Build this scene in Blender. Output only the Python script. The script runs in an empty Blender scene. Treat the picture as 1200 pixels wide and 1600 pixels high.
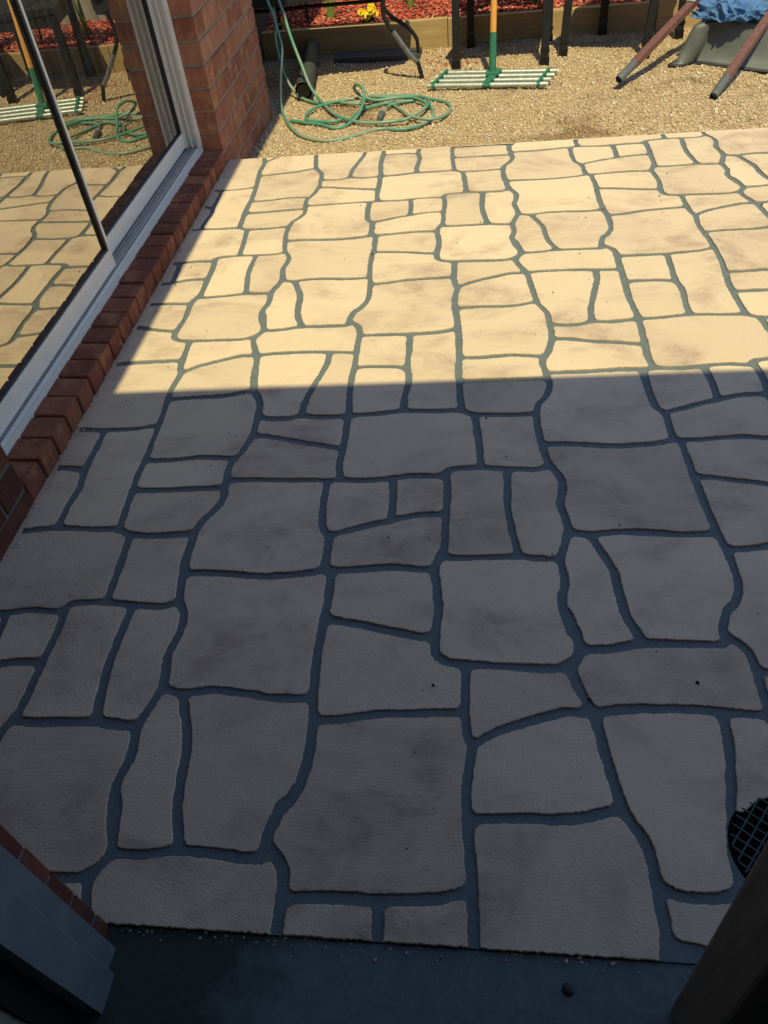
import bpy, bmesh, math, random
import numpy as np
from mathutils import Vector, Matrix

random.seed(7)
scene = bpy.context.scene
COL = scene.collection

# ---------------------------------------------------------------- camera
# x: away from the glass door wall, y: along that wall, z: up, 0 = top of the paved slab
cam_d = bpy.data.cameras.new('camera'); cam = bpy.data.objects.new('camera', cam_d); COL.objects.link(cam)
R = ((0.99228, 0.00163, 0.124), (0.08582, 0.71275, -0.69615), (-0.08952, 0.70142, 0.70711))
cam.matrix_world = Matrix(((*R[0], 1.0972), (*R[1], -1.6388), (*R[2], 1.258), (0, 0, 0, 1)))
cam_d.sensor_fit = 'VERTICAL'; cam_d.sensor_height = 24.0; cam_d.lens = 1205.76 / 1600 * 24.0
cam_d.clip_start = 0.02; cam_d.clip_end = 500
scene.camera = cam

# ---------------------------------------------------------------- world, sun, exposure
SUN_EL = math.radians(60.0)
TO_SUN = Vector((0.17 * math.cos(SUN_EL), -0.985 * math.cos(SUN_EL), math.sin(SUN_EL)))
world = bpy.data.worlds.new('World'); scene.world = world; world.use_nodes = True
wn = world.node_tree; wn.nodes.clear()
wo = wn.nodes.new('ShaderNodeOutputWorld'); bg = wn.nodes.new('ShaderNodeBackground'); sk = wn.nodes.new('ShaderNodeTexSky')
sk.sky_type = 'NISHITA'; sk.sun_disc = False; sk.sun_elevation = SUN_EL; sk.sun_rotation = math.radians(170)
sk.air_density = 1.0; sk.dust_density = 0.2; sk.ozone_density = 1.2
bg.inputs[1].default_value = 0.15
wn.links.new(sk.outputs[0], bg.inputs[0]); wn.links.new(bg.outputs[0], wo.inputs[0])
sun_d = bpy.data.lights.new('sun', 'SUN'); sun = bpy.data.objects.new('sun', sun_d); COL.objects.link(sun)
sun_d.energy = 3.8; sun_d.angle = math.radians(0.5); sun_d.color = (1.0, 0.915, 0.53)
sun.rotation_euler = (-TO_SUN).to_track_quat('-Z', 'Y').to_euler(); sun.location = (2, -3, 6)
scene.view_settings.view_transform = 'Standard'; scene.view_settings.look = 'None'
scene.view_settings.exposure = 0.27; scene.view_settings.gamma = 1.0; scene.view_settings.use_curve_mapping = False
scene.cycles.max_bounces = 10; scene.cycles.diffuse_bounces = 5; scene.cycles.glossy_bounces = 5; scene.cycles.transparent_max_bounces = 10

# ---------------------------------------------------------------- materials
def nodes_of(name):
    m = bpy.data.materials.new(name); m.use_nodes = True
    nt = m.node_tree; b = nt.nodes['Principled BSDF']
    return m, nt, b
def N(nt, t, **kw):
    n = nt.nodes.new(t)
    for k, v in kw.items():
        if k.startswith('in_'):
            key = k[3:]; n.inputs[int(key) if key.isdigit() else key.replace('_', ' ')].default_value = v
        else: setattr(n, k, v)
    return n
def ramp(nt, src, stops):
    r = nt.nodes.new('ShaderNodeValToRGB'); e = r.color_ramp.elements
    e[0].position, e[0].color = stops[0][0], (*stops[0][1], 1)
    e[1].position, e[1].color = stops[1][0], (*stops[1][1], 1)
    for p, c in stops[2:]:
        x = e.new(p); x.color = (*c, 1)
    nt.links.new(src, r.inputs[0]); return r
def mixc(nt, f, a, b, mode='MIX'):
    m = nt.nodes.new('ShaderNodeMix'); m.data_type = 'RGBA'; m.blend_type = mode
    for v, i in ((f, 0), (a, 6), (b, 7)):
        if isinstance(v, (int, float)): m.inputs[i].default_value = v
        elif isinstance(v, tuple): m.inputs[i].default_value = (*v, 1)
        else: nt.links.new(v, m.inputs[i])
    return m.outputs[2]
def bump(nt, b, h, strength, dist, prev=None):
    n = N(nt, 'ShaderNodeBump'); n.inputs['Strength'].default_value = strength; n.inputs['Distance'].default_value = dist
    nt.links.new(h, n.inputs['Height'])
    if prev: nt.links.new(prev.outputs[0], n.inputs['Normal'])
    nt.links.new(n.outputs[0], b.inputs['Normal']); return n
def noise(nt, vec, scale, detail=4, rough=.6, dist=0.0):
    n = N(nt, 'ShaderNodeTexNoise'); n.inputs['Scale'].default_value = scale; n.inputs['Detail'].default_value = detail
    n.inputs['Roughness'].default_value = rough; n.inputs['Distortion'].default_value = dist
    nt.links.new(vec, n.inputs['Vector']); return n.outputs[0]
def wpos(nt, scale=(1, 1, 1), rot=(0, 0, 0)):
    g = N(nt, 'ShaderNodeNewGeometry'); m = N(nt, 'ShaderNodeMapping')
    m.inputs['Scale'].default_value = scale; m.inputs['Rotation'].default_value = rot
    nt.links.new(g.outputs['Position'], m.inputs['Vector']); return m.outputs[0]
def simple(name, col, rough=.6, metal=0.0, var=.18, scale=30, bumps=0.0, spec=.5, stretch=(1, 1, 1), dark=None):
    m, nt, b = nodes_of(name)
    tc = N(nt, 'ShaderNodeTexCoord'); mp = N(nt, 'ShaderNodeMapping'); mp.inputs['Scale'].default_value = stretch
    nt.links.new(tc.outputs['Object'], mp.inputs['Vector'])
    f = noise(nt, mp.outputs[0], scale, 5, .65)
    lo = tuple(c * (1 - var) for c in col) if dark is None else dark; hi = tuple(min(1, c * (1 + var)) for c in col)
    r = ramp(nt, f, [(.3, lo), (.7, hi)])
    nt.links.new(r.outputs[0], b.inputs['Base Color'])
    b.inputs['Roughness'].default_value = rough; b.inputs['Metallic'].default_value = metal; b.inputs['Specular IOR Level'].default_value = spec
    if bumps: bump(nt, b, f, bumps, .002)
    return m

M = {}
# cream render of the paving, with brown smudges and trowel marks
m, nt, b = nodes_of('cream_render'); M['tile'] = m
p = wpos(nt); ps = wpos(nt, (1, 1.5, 1), (0, 0, .35))
oi = N(nt, 'ShaderNodeObjectInfo')
big = noise(nt, ps, 2.6, 6, .60, .8); mid = noise(nt, ps, 8, 6, .72, .6); fine = noise(nt, p, 260, 3, .7); grit = noise(nt, p, 700, 2, .6)
st = N(nt, 'ShaderNodeMath', operation='MULTIPLY'); nt.links.new(ramp(nt, big, [(.45, (0, 0, 0)), (.62, (1, 1, 1))]).outputs[0], st.inputs[0])
nt.links.new(ramp(nt, mid, [(.38, (.05, .05, .05)), (.60, (1, 1, 1))]).outputs[0], st.inputs[1])
base = mixc(nt, mid, (.675, .522, .368), (.76, .592, .422))
c1 = mixc(nt, st.outputs[0], base, (.485, .350, .262))
spk = ramp(nt, grit, [(.66, (0, 0, 0)), (.76, (.6, .6, .6))])
c2 = mixc(nt, spk.outputs[0], c1, (.42, .32, .23))
tone = N(nt, 'ShaderNodeMapRange'); tone.inputs[3].default_value = .90; tone.inputs[4].default_value = 1.05; nt.links.new(oi.outputs['Random'], tone.inputs[0])
hs = N(nt, 'ShaderNodeHueSaturation'); nt.links.new(tone.outputs[0], hs.inputs['Value']); nt.links.new(c2, hs.inputs['Color'])
nt.links.new(hs.outputs[0], b.inputs['Base Color']); b.inputs['Roughness'].default_value = .86; b.inputs['Specular IOR Level'].default_value = .25
ad = N(nt, 'ShaderNodeVectorMath', operation='SCALE'); 
rot = N(nt, 'ShaderNodeVectorRotate'); rot.rotation_type = 'Z_AXIS'; am = N(nt, 'ShaderNodeMath', operation='MULTIPLY'); am.inputs[1].default_value = 9.0
nt.links.new(oi.outputs['Random'], am.inputs[0]); nt.links.new(am.outputs[0], rot.inputs['Angle']); nt.links.new(p, rot.inputs['Vector'])
mp = N(nt, 'ShaderNodeMapping'); mp.inputs['Scale'].default_value = (1, 7, 1); nt.links.new(rot.outputs[0], mp.inputs['Vector'])
trow = noise(nt, mp.outputs[0], 26, 4, .6, 1.2)
b1 = bump(nt, b, trow, .34, .004); b2 = bump(nt, b, fine, .6, .0024, b1); bump(nt, b, mid, .3, .006, b2)
# grey paint in the joints
m, nt, b = nodes_of('grey_joint_paint'); M['grout'] = m
p = wpos(nt); f = noise(nt, p, 9, 5, .6); g = noise(nt, p, 320, 3, .7)
c = mixc(nt, f, (.110, .138, .148), (.162, .19, .19))
c = mixc(nt, ramp(nt, noise(nt, p, 38, 5, .75), [(.52, (0, 0, 0)), (.74, (.55, .55, .55))]).outputs[0], c, (.235, .222, .19))
c = mixc(nt, ramp(nt, noise(nt, p, 420, 3, .7), [(.60, (0, 0, 0)), (.72, (.7, .7, .7))]).outputs[0], c, (.06, .065, .068))
nt.links.new(c, b.inputs['Base Color']); b.inputs['Roughness'].default_value = .7
b1 = bump(nt, b, noise(nt, p, 45, 4, .7), .5, .004); bump(nt, b, g, .8, .0022, b1)
# gravel ground
def gravel_mat(name, island):
    m, nt, b = nodes_of(name)
    p = wpos(nt)
    if island:
        g = N(nt, 'ShaderNodeNewGeometry')
        r = ramp(nt, g.outputs['Random Per Island'], [(0, (.33, .22, .12)), (1, (.84, .74, .56)), (.25, (.47, .335, .19)), (.55, (.58, .44, .27)), (.8, (.68, .54, .36)), (.87, (.42, .27, .16)), (.9, (.46, .42, .36))])
        col = r.outputs[0]
    else:
        v = N(nt, 'ShaderNodeTexVoronoi'); v.inputs['Scale'].default_value = 130; nt.links.new(p, v.inputs['Vector'])
        sep = N(nt, 'ShaderNodeSeparateColor'); nt.links.new(v.outputs['Color'], sep.inputs[0])
        col = ramp(nt, sep.outputs[0], [(0, (.30, .20, .11)), (1, (.62, .49, .32)), (.5, (.50, .355, .195))]).outputs[0]
        bump(nt, b, v.outputs['Distance'], 1.0, -.006)
    wet = ramp(nt, noise(nt, p, 2.1, 4, .6, .5), [(.56, (1, 1, 1)), (.68, (.62, .55, .48))])
    nt.links.new(mixc(nt, 1.0, col, wet.outputs[0], 'MULTIPLY'), b.inputs['Base Color'])
    b.inputs['Roughness'].default_value = .85
    return m
M['gravel'] = gravel_mat('gravel_bed', False); M['pebble'] = gravel_mat('gravel_stones', True)
# brick: colour per brick, drag marks, dark kiln spots
def brick_mat(name, tones, drk, lgt, smear):
    m, nt, b = nodes_of(name)
    oi = N(nt, 'ShaderNodeObjectInfo'); tc = N(nt, 'ShaderNodeTexCoord')
    of = N(nt, 'ShaderNodeVectorMath', operation='ADD'); nt.links.new(tc.outputs['Object'], of.inputs[0])
    sc_ = N(nt, 'ShaderNodeMath', operation='MULTIPLY'); sc_.inputs[1].default_value = 31.0; nt.links.new(oi.outputs['Random'], sc_.inputs[0]); nt.links.new(sc_.outputs[0], of.inputs[1])
    mp = N(nt, 'ShaderNodeMapping'); mp.inputs['Scale'].default_value = (9, 9, 1); nt.links.new(of.outputs[0], mp.inputs['Vector'])
    drag = noise(nt, mp.outputs[0], 11, 5, .65); blot = noise(nt, of.outputs[0], 14, 4, .6); sp = noise(nt, of.outputs[0], 120, 3, .6)
    rc = ramp(nt, oi.outputs['Random'], [(s, tuple(q) ) for s, q in tones])
    c = mixc(nt, ramp(nt, drag, [(.35, (0, 0, 0)), (.7, (.75, .75, .75))]).outputs[0], rc.outputs[0], drk)
    c = mixc(nt, ramp(nt, blot, [(.5, (0, 0, 0)), (.75, (.7, .7, .7))]).outputs[0], c, lgt)
    c = mixc(nt, ramp(nt, sp, [(.68, (0, 0, 0)), (.74, (.85, .85, .85))]).outputs[0], c, (.07, .04, .035))
    c = mixc(nt, ramp(nt, noise(nt, of.outputs[0], 5, 5, .7, 1.0), [(.60, (0, 0, 0)), (.72, (.3, .3, .3))]).outputs[0], c, smear)
    nt.links.new(c, b.inputs['Base Color']); b.inputs['Roughness'].default_value = .9; b.inputs['Specular IOR Level'].default_value = .15
    bb = bump(nt, b, drag, .5, .003); bump(nt, b, sp, .4, .0015, bb)
    return m
M['brick'] = brick_mat('clay_brick', [(0, (.24, .095, .06)), (1, (.46, .235, .14)), (.35, (.41, .18, .107)), (.55, (.30, .12, .074)), (.75, (.38, .155, .092))], (.27, .10, .06), (.58, .30, .15), (.46, .36, .27))
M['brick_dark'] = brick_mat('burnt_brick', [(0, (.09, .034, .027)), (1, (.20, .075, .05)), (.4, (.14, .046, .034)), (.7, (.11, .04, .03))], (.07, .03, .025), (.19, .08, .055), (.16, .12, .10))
M['brick_sill'] = brick_mat('sill_brick', [(0, (.16, .056, .038)), (1, (.34, .135, .075)), (.4, (.25, .086, .053)), (.7, (.20, .068, .043))], (.16, .06, .04), (.44, .21, .11), (.25, .19, .15))
M['mortar'] = simple('mortar', (.30, .25, .195), .9, var=.2, scale=60, bumps=.5)
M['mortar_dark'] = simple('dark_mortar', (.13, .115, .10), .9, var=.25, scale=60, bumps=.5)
M['wall'] = simple('painted_wall', (.74, .72, .69), .8, var=.06, scale=6)
M['roof'] = simple('eave_lining', (.24, .22, .20), .8, var=.05, scale=5)
M['fascia'] = simple('fascia_paint', (.30, .27, .24), .6, var=.06, scale=5)
M['alu'] = simple('cream_aluminium', (.80, .78, .72), .38, var=.05, scale=25, spec=.6)
M['track'] = simple('track_aluminium', (.50, .50, .49), .30, metal=.55, var=.08, scale=40)
M['seal'] = simple('black_rubber', (.012, .012, .013), .55, var=.2, scale=40)
M['dark'] = simple('dark_room', (.035, .033, .032), .9, var=.2, scale=3)
M['slate'] = simple('slate_frame', (.135, .172, .205), .45, var=.22, scale=14, bumps=.08)
M['post'] = simple('brown_timber', (.15, .13, .10), .7, var=.3, scale=10, stretch=(6, 6, .6), bumps=.3)
M['black'] = simple('black_paint', (.015, .016, .018), .5, var=.6, scale=70, bumps=.25, spec=.35)
M['worn'] = simple('worn_steel', (.22, .225, .225), .40, metal=.6, var=.35, scale=60)
M['pad'] = simple('grey_plastic', (.10, .105, .11), .5, var=.15, scale=40)
M['cap'] = simple('black_cap', (.008, .008, .009), .3, var=.2, scale=40)
M['galv'] = simple('galvanised_steel', (.44, .48, .42), .42, metal=.5, var=.28, scale=50)
M['green'] = simple('green_paint', (.03, .165, .10), .5, var=.35, scale=80)
M['handle'] = simple('varnished_wood', (.72, .34, .075), .32, var=.22, scale=14, stretch=(10, 10, .8))
M['maroon'] = simple('maroon_paint', (.165, .076, .06), .5, var=.22, scale=45, bumps=.2, dark=(.13, .05, .045))
M['grip'] = simple('grip_plastic', (.105, .11, .112), .5, var=.3, scale=60, bumps=.3)
M['tray'] = simple('grey_poly_tray', (.105, .112, .108), .48, var=.14, scale=18, bumps=.1)
M['matroll'] = simple('dark_grey_roll', (.05, .056, .055), .6, var=.2, scale=30)
M['board'] = simple('dark_board', (.055, .06, .065), .55, var=.2, scale=30)
M['sleeper'] = simple('pine_sleeper', (.40, .275, .125), .75, var=.22, scale=7, stretch=(.6, 7, 7), bumps=.3)
M['fence'] = simple('weathered_paling', (.30, .27, .22), .85, var=.25, scale=7, stretch=(6, 6, .5), bumps=.4)
M['soil'] = simple('dark_soil', (.05, .033, .024), .95, var=.4, scale=50, bumps=.6)
M['leaf'] = simple('strap_leaf', (.17, .30, .06), .45, var=.3, scale=20, stretch=(1, 1, .3))
M['leafd'] = simple('small_leaf', (.05, .13, .03), .5, var=.4, scale=40)
M['yellow'] = simple('yellow_petal', (.82, .58, .02), .5, var=.15, scale=60)
M['petalc'] = simple('petal_centre', (.06, .02, .015), .6, var=.2, scale=60)
M['cloth'] = simple('blue_cloth', (.07, .17, .37), .85, var=.16, scale=30, bumps=.15)
M['drain'] = simple('drain_black', (.004, .005, .005), .9, var=.3, scale=60, spec=.05)  # near black: the shade inside the pit is put into the colour
M['grate'] = simple('grate_plastic', (.022, .036, .038), .45, var=.3, scale=60)
m, nt, b = nodes_of('red_mulch'); M['mulch'] = m
g = N(nt, 'ShaderNodeNewGeometry')
nt.links.new(ramp(nt, g.outputs['Random Per Island'], [(0, (.30, .045, .03)), (1, (.66, .30, .20)), (.4, (.50, .085, .05)), (.75, (.60, .13, .08))]).outputs[0], b.inputs['Base Color']); b.inputs['Roughness'].default_value = .85
# hose: green, bleached in places
m, nt, b = nodes_of('hose_rubber'); M['hose'] = m
p = wpos(nt); f = noise(nt, p, 5, 3, .5); d = noise(nt, p, 160, 4, .7)
c = mixc(nt, ramp(nt, f, [(.36, (0, 0, 0)), (.62, (1, 1, 1))]).outputs[0], (.065, .245, .165), (.23, .31, .22))
c = mixc(nt, ramp(nt, d, [(.55, (0, 0, 0)), (.8, (.5, .5, .5))]).outputs[0], c, (.34, .31, .24))
nt.links.new(c, b.inputs['Base Color']); b.inputs['Roughness'].default_value = .42
# step outside the door: blue-grey paint, mossy black to the left
m, nt, b = nodes_of('painted_step'); M['step'] = m
p = wpos(nt); sx = N(nt, 'ShaderNodeSeparateXYZ'); nt.links.new(p, sx.inputs[0]); n1 = noise(nt, p, 9, 6, .7, .4)
ma = N(nt, 'ShaderNodeMath', operation='MULTIPLY_ADD'); ma.inputs[1].default_value = .35; nt.links.new(n1, ma.inputs[0]); nt.links.new(sx.outputs[0], ma.inputs[2])
rr = ramp(nt, ma.outputs[0], [(.90, (.032, .038, .032)), (1.02, (.125, .155, .155))])
scf = ramp(nt, noise(nt, wpos(nt, (2, 40, 1), (0, 0, .05)), 4, 6, .75), [(.60, (0, 0, 0)), (.72, (.5, .5, .5))])
nt.links.new(mixc(nt, scf.outputs[0], mixc(nt, ramp(nt, noise(nt, p, 60, 5, .75), [(.4, (0, 0, 0)), (.72, (.6, .6, .6))]).outputs[0], rr.outputs[0], (.05, .058, .05)), (.20, .22, .21)), b.inputs['Base Color'])
b.inputs['Roughness'].default_value = .75; bump(nt, b, noise(nt, p, 120, 4, .7), .5, .002)
# tinted glass: partly mirrored
m = bpy.data.materials.new('tinted_glass'); m.use_nodes = True; M['glass'] = m; nt = m.node_tree; nt.nodes.remove(nt.nodes['Principled BSDF'])
gl = N(nt, 'ShaderNodeBsdfGlossy'); gl.inputs['Roughness'].default_value = 0.0; gl.inputs['Color'].default_value = (.98, .95, .88, 1)
tr = N(nt, 'ShaderNodeBsdfTransparent'); tr.inputs['Color'].default_value = (.16, .17, .17, 1)
fr = N(nt, 'ShaderNodeFresnel'); fr.inputs['IOR'].default_value = 2.6
mx = N(nt, 'ShaderNodeMixShader'); cl = N(nt, 'ShaderNodeMath', operation='MULTIPLY_ADD'); cl.inputs[1].default_value = .9; cl.inputs[2].default_value = .33
nt.links.new(fr.outputs[0], cl.inputs[0]); nt.links.new(cl.outputs[0], mx.inputs[0]); nt.links.new(tr.outputs[0], mx.inputs[1]); nt.links.new(gl.outputs[0], mx.inputs[2])
df = N(nt, 'ShaderNodeBsdfDiffuse'); df.inputs['Color'].default_value = (.6, .57, .5, 1); m2 = N(nt, 'ShaderNodeMixShader')
p = wpos(nt, (1, 14, 1.2)); dn = ramp(nt, noise(nt, p, 3.0, 5, .7), [(.45, (.012, .012, .012)), (.75, (.10, .10, .10))])
nt.links.new(dn.outputs[0], m2.inputs[0]); nt.links.new(mx.outputs[0], m2.inputs[1]); nt.links.new(df.outputs[0], m2.inputs[2]); nt.links.new(m2.outputs[0], nt.nodes['Material Output'].inputs[0])

# ---------------------------------------------------------------- mesh helpers
def link(name, me, mat=None, parent=None, kind=None, loc=None):
    if mat and not me.materials: me.materials.append(mat)
    o = bpy.data.objects.new(name, me); COL.objects.link(o)
    if parent: o.parent = parent
    if loc is not None: o.location = loc
    if kind: o['kind'] = kind
    return o
def from_bm(name, bm, mat, parent=None, kind=None, loc=None, smooth=False):
    me = bpy.data.meshes.new(name); bm.normal_update(); bm.to_mesh(me); bm.free()
    if smooth: me.polygons.foreach_set('use_smooth', [True] * len(me.polygons))
    return link(name, me, mat, parent, kind, loc)
def tag(o, label, cat, group=None):
    o['label'] = label; o['category'] = cat
    if group: o['group'] = group
    return o
def thing(name, loc, label, cat, group=None, rz=0):
    o = bpy.data.objects.new(name, None); COL.objects.link(o); o.location = loc; o.rotation_euler.z = rz; o.empty_display_size = .05
    return tag(o, label, cat, group)
def local(parent, pts):
    l = parent.location; return [tuple(Vector(q) - l) for q in pts]
def box(bm, x0, x1, y0, y1, z0, z1, bev=0.0, mat=None):
    r = bmesh.ops.create_cube(bm, size=1.0); vs = r['verts']
    for v in vs: v.co = Vector((x0 + (v.co.x + .5) * (x1 - x0), y0 + (v.co.y + .5) * (y1 - y0), z0 + (v.co.z + .5) * (z1 - z0)))
    if mat is not None: bmesh.ops.transform(bm, matrix=mat, verts=vs)
    if bev: bmesh.ops.bevel(bm, geom=list({e for v in vs for e in v.link_edges}), offset=bev, segments=2, affect='EDGES', profile=.6)
def frame_mat(a, b, up=Vector((0, 0, 1))):
    a = Vector(a); b = Vector(b); z = (b - a).normalized(); x = up.cross(z)
    if x.length < 1e-4: x = Vector((1, 0, 0))
    x.normalize(); y = z.cross(x)
    return Matrix(((x.x, y.x, z.x, a.x), (x.y, y.y, z.y, a.y), (x.z, y.z, z.z, a.z), (0, 0, 0, 1)))
def bar(bm, a, b, w, d, bev=0.0, up=Vector((0, 0, 1))):
    L = (Vector(b) - Vector(a)).length
    box(bm, -w / 2, w / 2, -d / 2, d / 2, 0, L, bev, frame_mat(a, b, up))
def catmull(P, per=6):
    P = [Vector(q) for q in P]; Q = [P[0] * 2 - P[1]] + P + [P[-1] * 2 - P[-2]]; out = []
    for i in range(1, len(Q) - 2):
        p0, p1, p2, p3 = Q[i - 1:i + 3]; l = (p2 - p1).length
        t1 = (p2 - p0) / 2; t2 = (p3 - p1) / 2
        for t in (t1, t2):
            if t.length > l > 0: t *= l / t.length
        for k in range(per):
            s = k / per; out.append(p1 * (2*s**3 - 3*s**2 + 1) + t1 * (s**3 - 2*s**2 + s) + p2 * (-2*s**3 + 3*s**2) + t2 * (s**3 - s**2))
    out.append(P[-1]); return out
def tube(bm, P, r, seg=8, cap=True, hollow=0.0):
    P = [Vector(q) for q in P]; rings = []; nrm = None
    for i, q in enumerate(P):
        t = (P[min(i + 1, len(P) - 1)] - P[max(i - 1, 0)]).normalized()
        if nrm is None:
            nrm = t.orthogonal().normalized()
        else:
            nrm = (nrm - t * nrm.dot(t)).normalized()
        bi = t.cross(nrm); rr = r[i] if isinstance(r, (list, tuple)) else r
        rings.append([bm.verts.new(q + (nrm * math.cos(a) + bi * math.sin(a)) * rr) for a in [2 * math.pi * k / seg for k in range(seg)]])
    for A, B in zip(rings, rings[1:]):
        for k in range(seg): bm.faces.new((A[k], A[(k + 1) % seg], B[(k + 1) % seg], B[k])).smooth = True
    if cap:
        bm.faces.new([bm.verts.new(v_.co) for v_ in rings[0][::-1]]); bm.faces.new([bm.verts.new(v_.co) for v_ in rings[-1]])
def prism(bm, poly, z0, z1):
    a = [bm.verts.new((x, y, z0)) for x, y in poly]; c = [bm.verts.new((x, y, z1)) for x, y in poly]; n = len(poly)
    bm.faces.new(a[::-1]); bm.faces.new(c)
    for i in range(n): bm.faces.new((a[i], a[(i + 1) % n], c[(i + 1) % n], c[i]))
    bmesh.ops.recalc_face_normals(bm, faces=bm.faces)
def part(name, parent, mat, fn, kind=None, smooth=False):
    """fn(bm) builds in world coordinates; stored relative to the parent's base"""
    bm = bmesh.new(); fn(bm)
    if parent is not None: bmesh.ops.translate(bm, verts=bm.verts, vec=-parent.location)
    return from_bm(name, bm, mat, parent, kind, None, smooth)
UU=(-0.805, -0.4209); VV=(-0.0564, 1.5796)
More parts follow.
